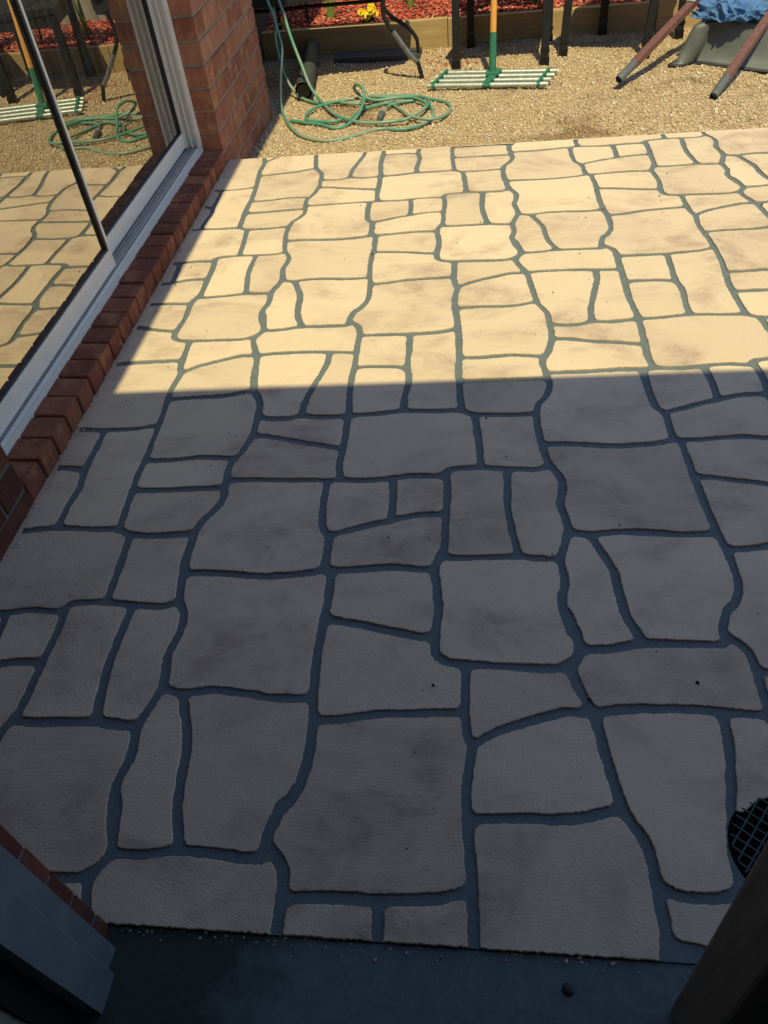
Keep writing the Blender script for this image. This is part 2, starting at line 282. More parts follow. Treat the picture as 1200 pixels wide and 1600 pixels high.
JOINTS={
 'S':[(0.4087,0.3442),(0.4195,0.3046),(0.4409,0.2488),(0.4488,0.1875),(0.4604,0.1092),(0.469,0.0789),(0.4685,0.0739),(0.4968,0.0196),(0.5015,-0.0412),(0.5038,-0.1083),(0.4889,-0.1847),(0.4691,-0.2333),(0.4738,-0.2884),(0.4801,-0.3488),(0.4668,-0.3923),(0.4444,-0.4275),(0.4381,-0.4719),(0.438,-0.5279),(0.4438,-0.5844),(0.4565,-0.6559),(0.4801,-0.7064),(0.48,-0.7551),(0.4725,-0.7918),(0.4805,-0.8418),(0.4825,-0.8779),(0.4698,-0.9271),(0.4609,-0.9586),(0.4673,-1.0224),(0.4584,-1.0673),(0.4645,-1.1133),(0.4778,-1.1568),(0.4692,-1.1017),(0.4804,-1.1459),(0.4869,-1.1856)],
 'Stip':[(0.4347,0.3899),(0.4087,0.3442)],
 'M1':[(0.707,0.4167),(0.7329,0.3837),(0.7386,0.2885),(0.7411,0.1829),(0.7394,0.0989),(0.7427,0.0404),(0.7497,-0.0252),(0.7504,-0.079),(0.7516,-0.1478),(0.7509,-0.2372),(0.7597,-0.2852)],
 'M1b':[(0.7288,-0.291),(0.7299,-0.3718),(0.7383,-0.4479),(0.7573,-0.4777),(0.7613,-0.5751)],
 'M1c':[(0.7777,-0.5749),(0.7804,-0.6452),(0.7813,-0.6677),(0.7785,-0.7116),(0.7782,-0.7843),(0.7806,-0.843),(0.7841,-0.8849),(0.7909,-0.9294),(0.7936,-0.9679),(0.7947,-1.0292),(0.7858,-1.0626),(0.7721,-1.0915),(0.7659,-1.0881),(0.753,-1.1378),(0.752,-1.1744)],
 'H0':[(0.5069,-0.0386),(0.5353,-0.0485),(0.5879,-0.0481),(0.6211,-0.0381),(0.6745,-0.0459),(0.743,-0.0414),(0.8167,-0.0362),(0.8615,-0.0284),(0.9009,-0.025),(0.9854,-0.0275),(1.0412,-0.0264),(1.0745,-0.0416),(1.1511,-0.0482),(1.2353,-0.0435),(1.2378,-0.0462)],
 'slim':[(0.5056,-0.1171),(0.5497,-0.1224),(0.6155,-0.1409),(0.6911,-0.1592),(0.7455,-0.1743)],
 'H1':[(0.4793,-0.2885),(0.5496,-0.2877),(0.7051,-0.2907),(0.7264,-0.2925),(0.7602,-0.2898),(0.8414,-0.2921),(0.8822,-0.285),(0.9435,-0.2766),(1.0051,-0.2788),(1.0198,-0.2578),(1.0862,-0.2494),(1.1722,-0.2544),(1.2322,-0.2574)],
 'V_big_r':[(1.0828,-0.0436),(1.0938,-0.1547),(1.0989,-0.2511)],
 'V1':[(0.6602,0.2549),(0.6582,0.1944),(0.6256,0.0442),(0.6203,-0.0399)],
 'V2':[(0.8892,0.34),(0.8927,0.2479),(0.8927,0.1763),(0.9012,0.1151),(0.895,0.0424),(0.8947,-0.0169)],
 'Hx':[(0.7396,0.1751),(0.7712,0.1816),(0.8264,0.1808),(0.8631,0.1776),(0.8933,0.1686)],
 'M2':[(1.0263,0.4246),(1.0333,0.3322),(1.038,0.2249),(1.0372,0.1472),(1.0435,0.0374),(1.0487,-0.0214)],
 'H8':[(1.0213,0.5953),(1.0337,0.6094),(1.0767,0.6364),(1.1995,0.6781),(1.2198,0.6744),(1.2352,0.6804)],
 'H9':[(1.0262,0.4748),(1.0969,0.4795),(1.1938,0.4824),(1.262,0.5011)],
 'H12':[(1.0428,0.2128),(1.0967,0.2126),(1.1862,0.2219),(1.2216,0.2194),(1.2743,0.2138)],
 'H13':[(1.0402,0.106),(1.062,0.1015),(1.1828,0.1056),(1.217,0.1053),(1.2681,0.1062)],
 'K':[(0.7566,-0.4731),(0.7988,-0.4578),(0.8554,-0.4377),(0.8937,-0.4276),(0.9318,-0.4141),(0.9705,-0.4074),(1.0167,-0.4061)],
 'Vk':[(0.8877,-0.2888),(0.8941,-0.3583),(0.8937,-0.4276)],
 'M2a':[(1.015,-0.2676),(1.0203,-0.3304),(1.0188,-0.4277),(1.0186,-0.5117),(1.0083,-0.5365),(1.0005,-0.5727),(1.0086,-0.6418),(1.012,-0.6749),(1.0082,-0.7434),(1.0099,-0.786),(1.0227,-0.7988)],
 'H2L':[(0.4466,-0.5856),(0.4853,-0.584),(0.5441,-0.5864),(0.5935,-0.592),(0.637,-0.5945),(0.7068,-0.5877),(0.7251,-0.5845),(0.7637,-0.5751)],
 'H2R':[(0.7613,-0.5751),(0.8221,-0.5745),(0.8681,-0.5692),(0.9279,-0.5663),(0.9695,-0.5718),(1.0014,-0.5727)],
 'H3':[(1.0115,-0.5352),(1.0506,-0.538),(1.1234,-0.5356),(1.1866,-0.5321),(1.2312,-0.536),(1.2088,-0.5368),(1.2489,-0.5377),(1.2736,-0.5333)],
 'Vp':[(1.1622,-0.2542),(1.1595,-0.3597),(1.1634,-0.4277),(1.1798,-0.534)],
 'H4':[(0.7844,-0.7061),(0.8384,-0.7147),(0.9051,-0.7302),(0.9703,-0.7453),(1.0084,-0.7475)],
 'H5':[(1.0102,-0.7933),(1.0392,-0.8047),(1.0758,-0.8071),(1.136,-0.8102),(1.2152,-0.8142),(1.2152,-0.8142),(1.2507,-0.8108),(1.2755,-0.796)],
 'M2c':[(1.0685,-0.8087),(1.0693,-0.8758),(1.069,-0.9111),(1.0741,-0.9615),(1.0817,-0.9775),(1.0782,-1.0056),(1.0737,-1.0555),(1.0767,-1.1097),(1.0765,-1.1048),(1.0787,-1.1287)],
 'H6':[(0.7905,-0.9346),(0.8439,-0.9319),(0.9019,-0.9203),(0.98,-0.915),(1.0381,-0.9121),(1.0697,-0.9089)],
 'H7':[(0.4843,-0.8765),(0.5215,-0.8862),(0.5875,-0.878),(0.6521,-0.8835),(0.6995,-0.8912),(0.7572,-0.8912),(0.7832,-0.8872)],
 'Vs':[(0.5291,-0.8906),(0.5542,-0.9553),(0.5671,-0.9976),(0.5732,-1.0583),(0.5823,-1.1153),(0.5858,-1.1243),(0.6069,-1.1793)],
 'H10':[(0.486,-1.1908),(0.5465,-1.1892),(0.5984,-1.1782),(0.6802,-1.1781),(0.7555,-1.1783)],
 'boatbot':[(0.4397,0.2546),(0.4848,0.2608),(0.533,0.2627),(0.6053,0.2634),(0.6779,0.2582),(0.7375,0.2553)],
 'H11':[(0.7348,0.3441),(0.8122,0.3442),(0.8891,0.3426),(0.9792,0.348),(1.0167,0.3589),(1.0318,0.3623)],
}
WARP=[(0.409,0.344,0.0,0.0),(0.44,0.255,0.0,0.0),(0.507,-0.039,0.0,0.0),(0.506,-0.117,0.0,0.0),(0.477,-0.288,0.0,0.0),(0.447,-0.586,0.0,0.0),(0.486,-0.876,0.0,0.0),(0.529,-0.891,0.0,0.0),(0.607,-1.179,0.0,0.0),(0.488,-1.188,0.0,0.0),(0.707,0.417,0.0,0.0),(0.733,0.256,0.0,0.0),(0.748,-0.038,0.0,0.0),(0.76,-0.287,0.0,0.0),(0.762,-0.575,0.0,0.0),(0.79,-0.935,0.0,0.0),(1.032,0.363,0.0,0.0),(1.05,-0.027,0.0,0.0),(1.083,-0.044,0.0,0.0),(1.099,-0.251,0.0,0.0),(1.015,-0.265,0.0,0.0),(1.014,-0.798,0.0,0.0),(1.068,-0.808,0.0,0.0),(1.081,-0.977,0.0,0.0),(1.078,-1.117,0.0,0.0),(1.162,-0.254,0.0,0.0),(1.18,-0.533,0.0,0.0),(0.889,0.34,0.0,0.0),(0.66,0.256,0.0,0.0),(0.895,-0.017,0.0,0.0),(0.62,-0.04,0.0,0.0),(0.782,-0.706,0.0,0.0),(1.069,-0.909,0.0,0.0),(1.01,-0.535,0.0,0.0),(0.756,-0.473,0.0,0.0),(0.782,-0.887,0.0,0.0),(1.039,0.213,0.0,0.0),(1.04,0.106,0.0,0.0),(0.893,0.169,0.0,0.0),(1.214,0.765,-0.004,0.003),(1.245,0.676,0.006,0.009),(1.312,0.382,-0.006,-0.009),(1.311,0.304,-0.01,-0.004),(1.282,0.132,-0.005,-0.0),(1.252,-0.165,-0.004,-0.005),(1.291,-0.456,-0.006,-0.005),(1.334,-0.47,0.004,-0.005),(1.412,-0.758,-0.005,0.008),(1.293,-0.767,-0.009,-0.002),(1.512,0.838,-0.003,0.001),(1.538,0.676,-0.006,0.006),(1.553,0.383,0.0,0.008),(1.565,0.134,-0.004,0.012),(1.567,-0.154,-0.006,-0.003),(1.595,-0.514,0.018,0.005),(1.465,0.677,-0.002,0.001),(1.587,-0.466,0.002,0.003),(0.45,1.541,0.001,-0.025),(0.449,1.463,0.008,-0.028),(0.42,1.291,0.008,-0.019),(0.39,0.994,0.009,-0.006),(0.43,0.703,0.007,-0.007),(0.473,0.689,0.01,-0.003),(0.551,0.4,0.003,0.003),(0.431,0.392,0.002,-0.002),(0.691,1.542,0.003,-0.026),(0.703,1.293,0.005,-0.008),(0.705,1.005,0.007,-0.01),(0.734,0.645,0.007,0.002),(0.7,1.107,-0.0,-0.009),(0.959,1.315,0.002,-0.021),(0.958,0.782,-0.002,0.014),(1.012,0.771,0.002,0.002),(1.025,0.603,-0.001,-0.003),(1.022,0.463,0.003,0.012),(1.026,1.536,0.005,-0.019),(1.043,1.328,0.0,-0.01),(1.105,1.325,0.004,-0.008),(1.123,1.046,0.002,-0.0),(0.993,1.553,-0.001,-0.021),(0.838,1.563,0.004,-0.028),(0.564,1.54,0.005,-0.023),(1.235,1.124,-0.003,-0.025),(1.278,1.11,0.005,-0.006),(1.356,0.821,-0.002,0.005),(1.236,0.812,-0.004,0.014),(1.195,1.415,0.003,-0.013),(1.225,1.712,0.0,-0.027),(1.763,1.202,-0.008,0.007),(1.817,1.192,-0.0,0.002),(1.83,1.024,0.006,0.013),(1.827,0.884,0.014,0.015),(1.505,1.527,-0.019,-0.002),(1.51,1.425,-0.007,-0.005),(1.53,1.294,0.005,-0.002),(1.53,1.114,-0.005,-0.001),(1.539,1.066,0.008,0.003),(1.818,1.092,-0.0,0.019),(1.91,1.746,-0.003,-0.015),(1.928,1.467,-0.008,0.001),(1.764,1.736,-0.001,-0.022),(1.758,1.466,0.001,-0.005),(2.04,1.545,-0.012,-0.022),(2.083,1.531,0.003,0.0),(2.041,1.233,-0.004,0.01),(0.763,-1.163,-0.008,-0.014),(0.946,-1.24,-0.004,0.001),(1.088,-1.217,-0.007,-0.001),(0.245,-0.448,0.014,-0.008),(0.278,-0.465,0.003,-0.011),(0.294,-0.672,0.002,0.006),(0.21,-0.685,-0.002,0.005),(0.234,-0.208,0.005,-0.001),(0.235,-0.315,0.011,-0.006),(0.227,-0.058,0.007,-0.021),(0.357,-0.675,0.004,-0.011),(0.375,-0.954,-0.0,-0.0),(0.084,-0.081,-0.002,-0.008),(0.09,-0.438,0.003,-0.005),(0.088,-0.252,-0.007,0.01),(0.3,0.904,0.005,-0.029),(0.318,0.625,0.011,-0.01),(0.221,1.115,0.005,-0.02),(0.238,0.908,0.01,-0.021),(0.188,1.132,0.011,-0.027),(0.17,1.521,0.015,-0.049),(0.178,1.372,0.016,-0.037),(0.179,1.265,0.014,-0.031),(0.154,0.894,0.01,-0.03),(0.148,0.624,0.016,-0.027),(0.153,0.361,0.002,-0.003),(0.207,0.351,0.004,-0.018),(0.22,0.182,0.013,-0.009),(0.217,0.042,0.01,0.001)]
HOSE=[
 [(0.0558,3.02,0.3342),(0.0815,2.9833,0.2715),(0.1026,2.9467,0.2006),(0.1317,2.91,0.1205),(0.1615,2.8733,0.0493),(0.1905,2.8367,-0.0218),(0.2348,2.8,-0.0806),(0.3122,2.6436,-0.089),(0.3789,2.5214,-0.089),(0.4491,2.4516,-0.089),(0.519,2.4062,-0.089),(0.6048,2.391,-0.089),(0.6902,2.3994,-0.089),(0.7292,2.3923,-0.083),(0.7823,2.4581,-0.083),(0.8259,2.5459,-0.083),(0.8416,2.6277,-0.083),(0.8189,2.6902,-0.083),(0.7668,2.7302,-0.083),(0.6144,2.7412,-0.083),(0.5082,2.7827,-0.083)],
 [(0.0117,3.05,0.331),(0.0178,3.0243,0.249),(0.0101,2.9986,0.1663),(0.0191,2.9729,0.0961),(0.0321,2.9471,0.0464),(0.0493,2.9214,-0.0008),(0.0826,2.8957,-0.0526),(0.133,2.87,-0.0962),(0.2083,2.799,-0.101),(0.2578,2.7723,-0.101),(0.352,2.7708,-0.101),(0.4434,2.7282,-0.101),(0.5086,2.7598,-0.101),(0.5939,2.7628,-0.101)],
 [(-0.0003,3.0,0.3425),(0.0283,2.96,0.2806),(0.0462,2.92,0.2228),(0.0646,2.88,0.1539),(0.0626,2.84,0.1047),(0.0544,2.8,0.0495),(0.0477,2.76,-0.0154),(0.0478,2.72,-0.0721),(0.0852,2.5989,-0.101),(0.1483,2.4326,-0.101),(0.2166,2.3195,-0.101),(0.2912,2.2543,-0.101),(0.3684,2.2252,-0.101),(0.4411,2.2405,-0.101),(0.5148,2.284,-0.101),(0.5684,2.3257,-0.101),(0.6304,2.3407,-0.101),(0.6954,2.3167,-0.101),(0.7698,2.3294,-0.101),(0.8416,2.3989,-0.101),(0.8665,2.4832,-0.101),(0.8524,2.5869,-0.101),(0.8188,2.6742,-0.101),(0.7647,2.7485,-0.101),(0.694,2.7926,-0.101)],
 [(0.1219,2.5457,-0.101),(0.2218,2.4914,-0.101),(0.3044,2.4499,-0.101),(0.3677,2.3947,-0.101),(0.4219,2.4028,-0.101),(0.468,2.463,-0.091),(0.4916,2.5568,-0.081),(0.5062,2.622,-0.051),(0.5076,2.6452,-0.031),(0.4995,2.6706,-0.011),(0.465,2.7248,-0.006),(0.4409,2.7621,-0.031),(0.4557,2.7567,-0.056),(0.4956,2.7458,-0.076),(0.5553,2.7161,-0.086),(0.6667,2.7208,-0.083),(0.7519,2.7022,-0.081),(0.8193,2.6162,-0.081),(0.8341,2.569,-0.091)],
 [(0.4419,2.5,-0.101),(0.4942,2.6362,-0.101),(0.5571,2.6817,-0.101),(0.6155,2.7092,-0.101),(0.6483,2.6786,-0.101),(0.7006,2.5783,-0.101),(0.7534,2.4545,-0.089),(0.833,2.3942,-0.087),(0.9026,2.4196,-0.093),(0.9423,2.5099,-0.101),(0.9498,2.5917,-0.101),(0.9182,2.6691,-0.101),(0.8413,2.7282,-0.101),(0.7624,2.7888,-0.101),(0.6586,2.8099,-0.101),(0.5534,2.8313,-0.101)],
 [(0.4001,2.4812,-0.093),(0.3599,2.4614,-0.093),(0.2922,2.4735,-0.093),(0.2279,2.5031,-0.093),(0.2081,2.5434,-0.093),(0.2044,2.6094,-0.093),(0.2365,2.6896,-0.093),(0.3209,2.7518,-0.093),(0.4103,2.784,-0.093),(0.4652,2.7881,-0.093),(0.5235,2.7915,-0.093)],
 [(0.7611,2.7007,-0.095),(0.7013,2.693,-0.095),(0.6431,2.6657,-0.095),(0.6233,2.6217,-0.095)],
]
def wl(o):
    v = Vector((0, 0, 0))
    while o is not None: v = v + o.location; o = o.parent
    return v
def part(name, parent, mat, fn, kind=None, smooth=False):
    bm = bmesh.new(); fn(bm)
    if parent is not None: bmesh.ops.translate(bm, verts=bm.verts, vec=-wl(parent))
    return from_bm(name, bm, mat, parent, kind, None, smooth)

# ================================================================ GROUND
SLAB_X0, SLAB_X1, SLAB_Y0, SLAB_Y1 = 0.0, 3.3, -1.295, 1.785
bm = bmesh.new(); s = 60
bm.faces.new([bm.verts.new(q) for q in ((-s, -s, -.135), (s, -s, -.135), (s, s, -.135), (-s, s, -.135))])
from_bm('ground', bm, M['gravel'], kind='structure')
rng = np.random.default_rng(3)
def gz(x, y):
    return -.112 + .006 * np.sin(2.3 * x + 1.1 * y) + .005 * np.sin(5.1 * x - 3.7 * y + 1) + .003 * np.sin(11 * x + 9 * y)
def grid_mesh(name, x0, x1, y0, y1, nx, ny, fz):
    xs = np.linspace(x0, x1, nx); ys = np.linspace(y0, y1, ny); X, Y = np.meshgrid(xs, ys); Z = fz(X, Y)
    v = np.stack([X, Y, Z], -1).reshape(-1, 3); i = np.arange(nx * ny).reshape(ny, nx)
    f = np.stack([i[:-1, :-1], i[:-1, 1:], i[1:, 1:], i[1:, :-1]], -1).reshape(-1, 4)
    me = bpy.data.meshes.new(name); me.from_pydata(v.tolist(), [], f.tolist()); me.polygons.foreach_set('use_smooth', [True] * len(f)); return me
link('gravel_bed', grid_mesh('gravel_bed', -.9, 5.0, 1.70, 3.72, 120, 50, gz), M['gravel'], kind='structure')
def soup(name, mat, base_v, base_f, pos, rot, scl, kind='stuff', jitter=.18):
    n = len(pos); bv = np.array(base_v, float); bf = np.array(base_f, int)
    V = bv[None] * scl[:, None, :] * (1 + jitter * rng.standard_normal((n, len(bv), 1)))
    a, bb, c = rot.T; ca, sa, cb, sb, cc, sc = np.cos(a), np.sin(a), np.cos(bb), np.sin(bb), np.cos(c), np.sin(c)
    Rm = np.empty((n, 3, 3))
    Rm[:, 0, 0] = ca * cb; Rm[:, 0, 1] = ca * sb * sc - sa * cc; Rm[:, 0, 2] = ca * sb * cc + sa * sc
    Rm[:, 1, 0] = sa * cb; Rm[:, 1, 1] = sa * sb * sc + ca * cc; Rm[:, 1, 2] = sa * sb * cc - ca * sc
    Rm[:, 2, 0] = -sb; Rm[:, 2, 1] = cb * sc; Rm[:, 2, 2] = cb * cc
    V = np.einsum('nij,nkj->nki', Rm, V) + pos[:, None, :]
    F = bf[None] + (np.arange(n) * len(bv))[:, None, None]; k = bf.shape[1]
    me = bpy.data.meshes.new(name); me.vertices.add(n * len(bv)); me.vertices.foreach_set('co', V.ravel())
    F = F.reshape(-1); me.loops.add(len(F)); me.loops.foreach_set('vertex_index', F)
    me.polygons.add(len(F) // k); me.polygons.foreach_set('loop_start', np.arange(0, len(F), k)); me.polygons.foreach_set('loop_total', np.full(len(F) // k, k))
    me.update(calc_edges=True); me.validate()
    return link(name, me, mat, kind=kind)
OCT_V = [(1, 0, 0), (-1, 0, 0), (0, 1, 0), (0, -1, 0), (0, 0, 1), (0, 0, -1)]
OCT_F = [(0, 2, 4), (2, 1, 4), (1, 3, 4), (3, 0, 4), (2, 0, 5), (1, 2, 5), (3, 1, 5), (0, 3, 5)]
CUB_V = [(x, y, z) for z in (-.5, .5) for y in (-.5, .5) for x in (-.5, .5)]
CUB_F = [(0, 2, 3, 1), (4, 5, 7, 6), (0, 1, 5, 4), (2, 6, 7, 3), (0, 4, 6, 2), (1, 3, 7, 5)]
n = 110000
x = rng.uniform(-.2, 3.6, n); y = rng.uniform(1.79, 3.69, n); keep = ~((x < .0) & (y < 2.7)); x, y = x[keep], y[keep]; n = len(x)
r = np.clip(rng.lognormal(math.log(.0033), .42, n), .0015, .009)
soup('gravel', M['pebble'], OCT_V, OCT_F, np.stack([x, y, gz(x, y) + r * .45], -1), np.stack([rng.uniform(0, 6.3, n), rng.normal(0, .4, n), rng.normal(0, .4, n)], -1),
     np.stack([r * rng.uniform(1, 1.5, n), r * rng.uniform(.8, 1.1, n), r * rng.uniform(.6, .9, n)], -1))

# ================================================================ PAVED SLAB
def build_joints():
    def dens(P, ds=.006):
        P = [np.array(q) for q in P]; Q = [2 * P[0] - P[1]] + P + [2 * P[-1] - P[-2]]; out = []
        for i in range(1, len(Q) - 2):
            p0, p1, p2, p3 = Q[i - 1:i + 3]; l = np.linalg.norm(p2 - p1); k = max(2, int(l / ds))
            t1 = (p2 - p0) / 2; t2 = (p3 - p1) / 2
            t1 = t1 * min(1, l / max(1e-9, np.linalg.norm(t1))); t2 = t2 * min(1, l / max(1e-9, np.linalg.norm(t2)))
            s = (np.arange(k) / k)[:, None]
            out.append(p1 * (2*s**3 - 3*s**2 + 1) + t1 * (s**3 - 2*s**2 + s) + p2 * (-2*s**3 + 3*s**2) + t2 * (s**3 - s**2))
        out.append(P[-1][None]); return np.vstack(out)
    cp = np.array(WARP); CPp, CDd = cp[:, :2], cp[:, 2:]
    def warp(P):
        w = np.exp(-((P[:, None] - CPp[None]) ** 2).sum(-1) / (2 * .10 ** 2)); return P + (w @ CDd) / (w.sum(1)[:, None] + .05)
    base = {k: dens(v) for k, v in JOINTS.items()}; u = np.array(UU); v = np.array(VV); lines = []
    for i in range(-6, 5):
        for j in range(-4, 4):
            for P in base.values():
                Q = P + i * u + j * v
                if Q[:, 0].max() < -.15 or Q[:, 0].min() > SLAB_X1 + .15 or Q[:, 1].max() < SLAB_Y0 - .15 or Q[:, 1].min() > SLAB_Y1 + .15: continue
                lines.append(warp(Q))
    allp = np.vstack(lines); own = np.concatenate([np.full(len(l), i) for i, l in enumerate(lines)]); res = []
    for i, l in enumerate(lines):           # make every end meet the joint it runs into
        oth = allp[own != i]; lo = oth[(oth[:, 0] > l[:, 0].min() - .1) & (oth[:, 0] < l[:, 0].max() + .1) & (oth[:, 1] > l[:, 1].min() - .1) & (oth[:, 1] < l[:, 1].max() + .1)]
        L = l
        for end in (0, 1):
            L = L[::-1]
            if len(lo) == 0: continue
            k = min(10, len(L) // 3); tail = L[-k:]
            d = np.sqrt(((tail[:, None] - lo[None]) ** 2).sum(-1)); dm = d.min(1); a = int(dm.argmin()) if k else 0
            if dm[a] < .005: L = L[:len(L) - k + a + 1]
            elif dm[-1] < .06:
                q = lo[int(d[-1].argmin())]; m_ = max(2, int(dm[-1] / .005)); L = np.vstack([L, L[-1] + (q - L[-1]) * (np.arange(1, m_ + 1) / m_)[:, None]])
        res.append(L)
    return np.vstack(res)
RES = .003; PADX, PADY = SLAB_X0 - .04, SLAB_Y0 - .04
NX = int((SLAB_X1 + .03 - PADX) / RES); NY = int((SLAB_Y1 + .03 - PADY) / RES)
DRAIN = (1.566, -1.128, .080)
TX0, TX1, TY0, TY1 = -.012, SLAB_X1, SLAB_Y0 - .018, SLAB_Y1 + .012
def joint_field():
    D = np.full((NY, NX), .04); Rr = 12
    for px_, py_ in build_joints():
        cx = int((px_ - PADX) / RES); cy = int((py_ - PADY) / RES); a0, a1, b0, b1 = max(cx - Rr, 0), min(cx + Rr + 1, NX), max(cy - Rr, 0), min(cy + Rr + 1, NY)
        if a0 >= a1 or b0 >= b1: continue
        xs = PADX + (np.arange(a0, a1) + .5) * RES - px_; ys = PADY + (np.arange(b0, b1) + .5) * RES - py_
        np.minimum(D[b0:b1, a0:a1], np.hypot(xs[None], ys[:, None]), out=D[b0:b1, a0:a1])
    X = PADX + (np.arange(NX) + .5) * RES; Y = PADY + (np.arange(NY) + .5) * RES; X, Y = np.meshgrid(X, Y)
    # gentle width changes and ragged edges
    wob = .0012 * np.sin(9 * X + 5 * Y) * np.sin(7 * Y - 4 * X) + .0008 * np.sin(41 * X + 13 * np.sin(9 * Y)) * np.sin(37 * Y)
    F = D - (.0098 + wob)
    edge = np.minimum(np.minimum(X - TX0, TX1 - X), np.minimum(Y - TY0, TY1 - Y)); ang = np.arctan2(Y - DRAIN[1], X - DRAIN[0])
    dr = np.hypot(X - DRAIN[0], Y - DRAIN[1]) - DRAIN[2] - .003 * np.sin(5 * ang) - .0015 * np.sin(13 * ang + 1)
    return np.minimum(np.minimum(F, edge), dr)
def contours(F):
    S = F > 0; segs = {}
    code = S[:-1, :-1] * 1 + S[:-1, 1:] * 2 + S[1:, 1:] * 4 + S[1:, :-1] * 8
    ys, xs = np.nonzero((code > 0) & (code < 15))
    T = {1: [(3, 0)], 2: [(0, 1)], 3: [(3, 1)], 4: [(1, 2)], 5: [(3, 0), (1, 2)], 6: [(0, 2)], 7: [(3, 2)], 8: [(2, 3)], 9: [(2, 0)], 10: [(0, 1), (2, 3)], 11: [(2, 1)], 12: [(1, 3)], 13: [(1, 0)], 14: [(0, 3)]}
    def key(e, i, j): return (0, i, j) if e == 0 else (1, i + 1, j) if e == 1 else (0, i, j + 1) if e == 2 else (1, i, j)
    for j, i in zip(ys.tolist(), xs.tolist()):
        for a, b_ in T[int(code[j, i])]: segs[key(a, i, j)] = key(b_, i, j)
    loops = []
    def pt(k):
        o_, i, j = k
        if o_ == 0: f0, f1 = F[j, i], F[j, i + 1]; t = f0 / (f0 - f1); return (PADX + (i + .5 + t) * RES, PADY + (j + .5) * RES)
        f0, f1 = F[j, i], F[j + 1, i]; t = f0 / (f0 - f1); return (PADX + (i + .5) * RES, PADY + (j + .5 + t) * RES)
    while segs:
        k0, k1 = segs.popitem(); lp = [k0]; k = k1
        while k != k0 and k in segs: lp.append(k); k = segs.pop(k)
        if len(lp) > 40: loops.append(np.array([pt(q) for q in lp]))
    return loops
def resample(P, ds):
    Q = np.vstack([P, P[:1]]); d = np.r_[0, np.cumsum(np.linalg.norm(np.diff(Q, axis=0), axis=1))]; k = max(12, int(d[-1] / ds)); t = np.linspace(0, d[-1], k, endpoint=False)
    return np.stack([np.interp(t, d, Q[:, 0]), np.interp(t, d, Q[:, 1])], -1)
def gsm(P, sig):
    k = int(3 * sig) + 1; w = np.exp(-.5 * (np.arange(-k, k + 1) / sig) ** 2); w /= w.sum()
    out = np.zeros_like(P)
    for q, ww in zip(range(-k, k + 1), w): out += ww * np.roll(P, q, axis=0)
    return out
slab = bpy.data.objects.new('patio', None); COL.objects.link(slab); slab['kind'] = 'structure'; slab.location = (0, 0, 0)
GROUT_Z = -.0050
def slab_fn(bm):
    box(bm, SLAB_X0 - .02, SLAB_X1, SLAB_Y0 - .0005, SLAB_Y1, -.20, GROUT_Z)
part('slab', slab, M['grout'], slab_fn)
tr_ = random.Random(11)
for lp in contours(joint_field()):
    A = .5 * np.sum(lp[:, 0] * np.roll(lp[:, 1], -1) - np.roll(lp[:, 0], -1) * lp[:, 1])
    if abs(A) < 6e-4: continue
    if A < 0: lp = lp[::-1]
    q = gsm(resample(lp, .0025), 2.9); q = resample(q, .0046)
    dx = np.roll(q, -1, 0) - np.roll(q, 1, 0); nr = np.stack([dx[:, 1], -dx[:, 0]], -1); nr /= np.linalg.norm(nr, axis=1)[:, None] + 1e-9
    q = q + nr * ((.00055 * rng.standard_normal(len(q)) + .0011 * gsm(rng.standard_normal((len(q), 1)), 1.6)[:, 0])[:, None])
    for _ in range(2): q[:, 1] = np.clip(q[:, 1], SLAB_Y0 - .001 + rng.normal(0, .0009, len(q)), SLAB_Y1 - .003); q[:, 0] = np.maximum(q[:, 0], .009 + rng.normal(0, .0008, len(q)))
    if min(np.ptp(q[:, 0]), np.ptp(q[:, 1])) < .02: continue
    c = q.mean(0); q = q - c; nq = len(q); zt = tr_.uniform(-.0006, .0006)
    v = np.zeros((3 * nq, 3)); v[:nq, :2] = q - nr * .0008; v[:nq, 2] = GROUT_Z - .002; v[nq:2*nq, :2] = q + nr * .0002; v[nq:2*nq, 2] = -.0012 + zt; v[2*nq:, :2] = q - nr * .0011; v[2*nq:, 2] = zt
    f = [tuple(range(2 * nq, 3 * nq))]
    for k in range(nq):
        k2 = (k + 1) % nq; f.append((k, k2, nq + k2, nq + k)); f.append((nq + k, nq + k2, 2 * nq + k2, 2 * nq + k))
    me = bpy.data.meshes.new('paving_stone'); me.from_pydata(v.tolist(), [], f)
    link('paving_stone', me, M['tile'], slab, loc=(c[0], c[1], 0))
# rendered margins left plain along the wall and the two ends
def ragged(bm, a, b_, inner, outer, axis):
    k = int((b_ - a) / .006); top = []; rr_ = random.Random(5)
    for i in range(k + 1):
        t = a + (b_ - a) * i / k; o_ = outer + rr_.uniform(-.0014, .0014); i_ = inner
        pts = ((i_, t), (o_, t)) if axis == 'y' else ((t, i_), (t, o_))
        top.append([bm.verts.new((x_, y_, z_)) for (x_, y_), z_ in ((pts[0], -.0012), (pts[1], -.0012 + rr_.uniform(-.001, .0002)), (pts[1], -.012))])
    for A_, B_ in zip(top, top[1:]):
        for j in range(2): bm.faces.new((A_[j], A_[j + 1], B_[j + 1], B_[j]))
    bmesh.ops.recalc_face_normals(bm, faces=bm.faces)
part('render_margin', slab, M['tile'], lambda bm: ragged(bm, SLAB_Y0 + .01, SLAB_Y1 - .004, SLAB_X0 + .011, -.004, 'y'))
part('render_margin', slab, M['tile'], lambda bm: ragged(bm, .0, SLAB_X1, SLAB_Y1 - .005, SLAB_Y1 + .003, 'x'))
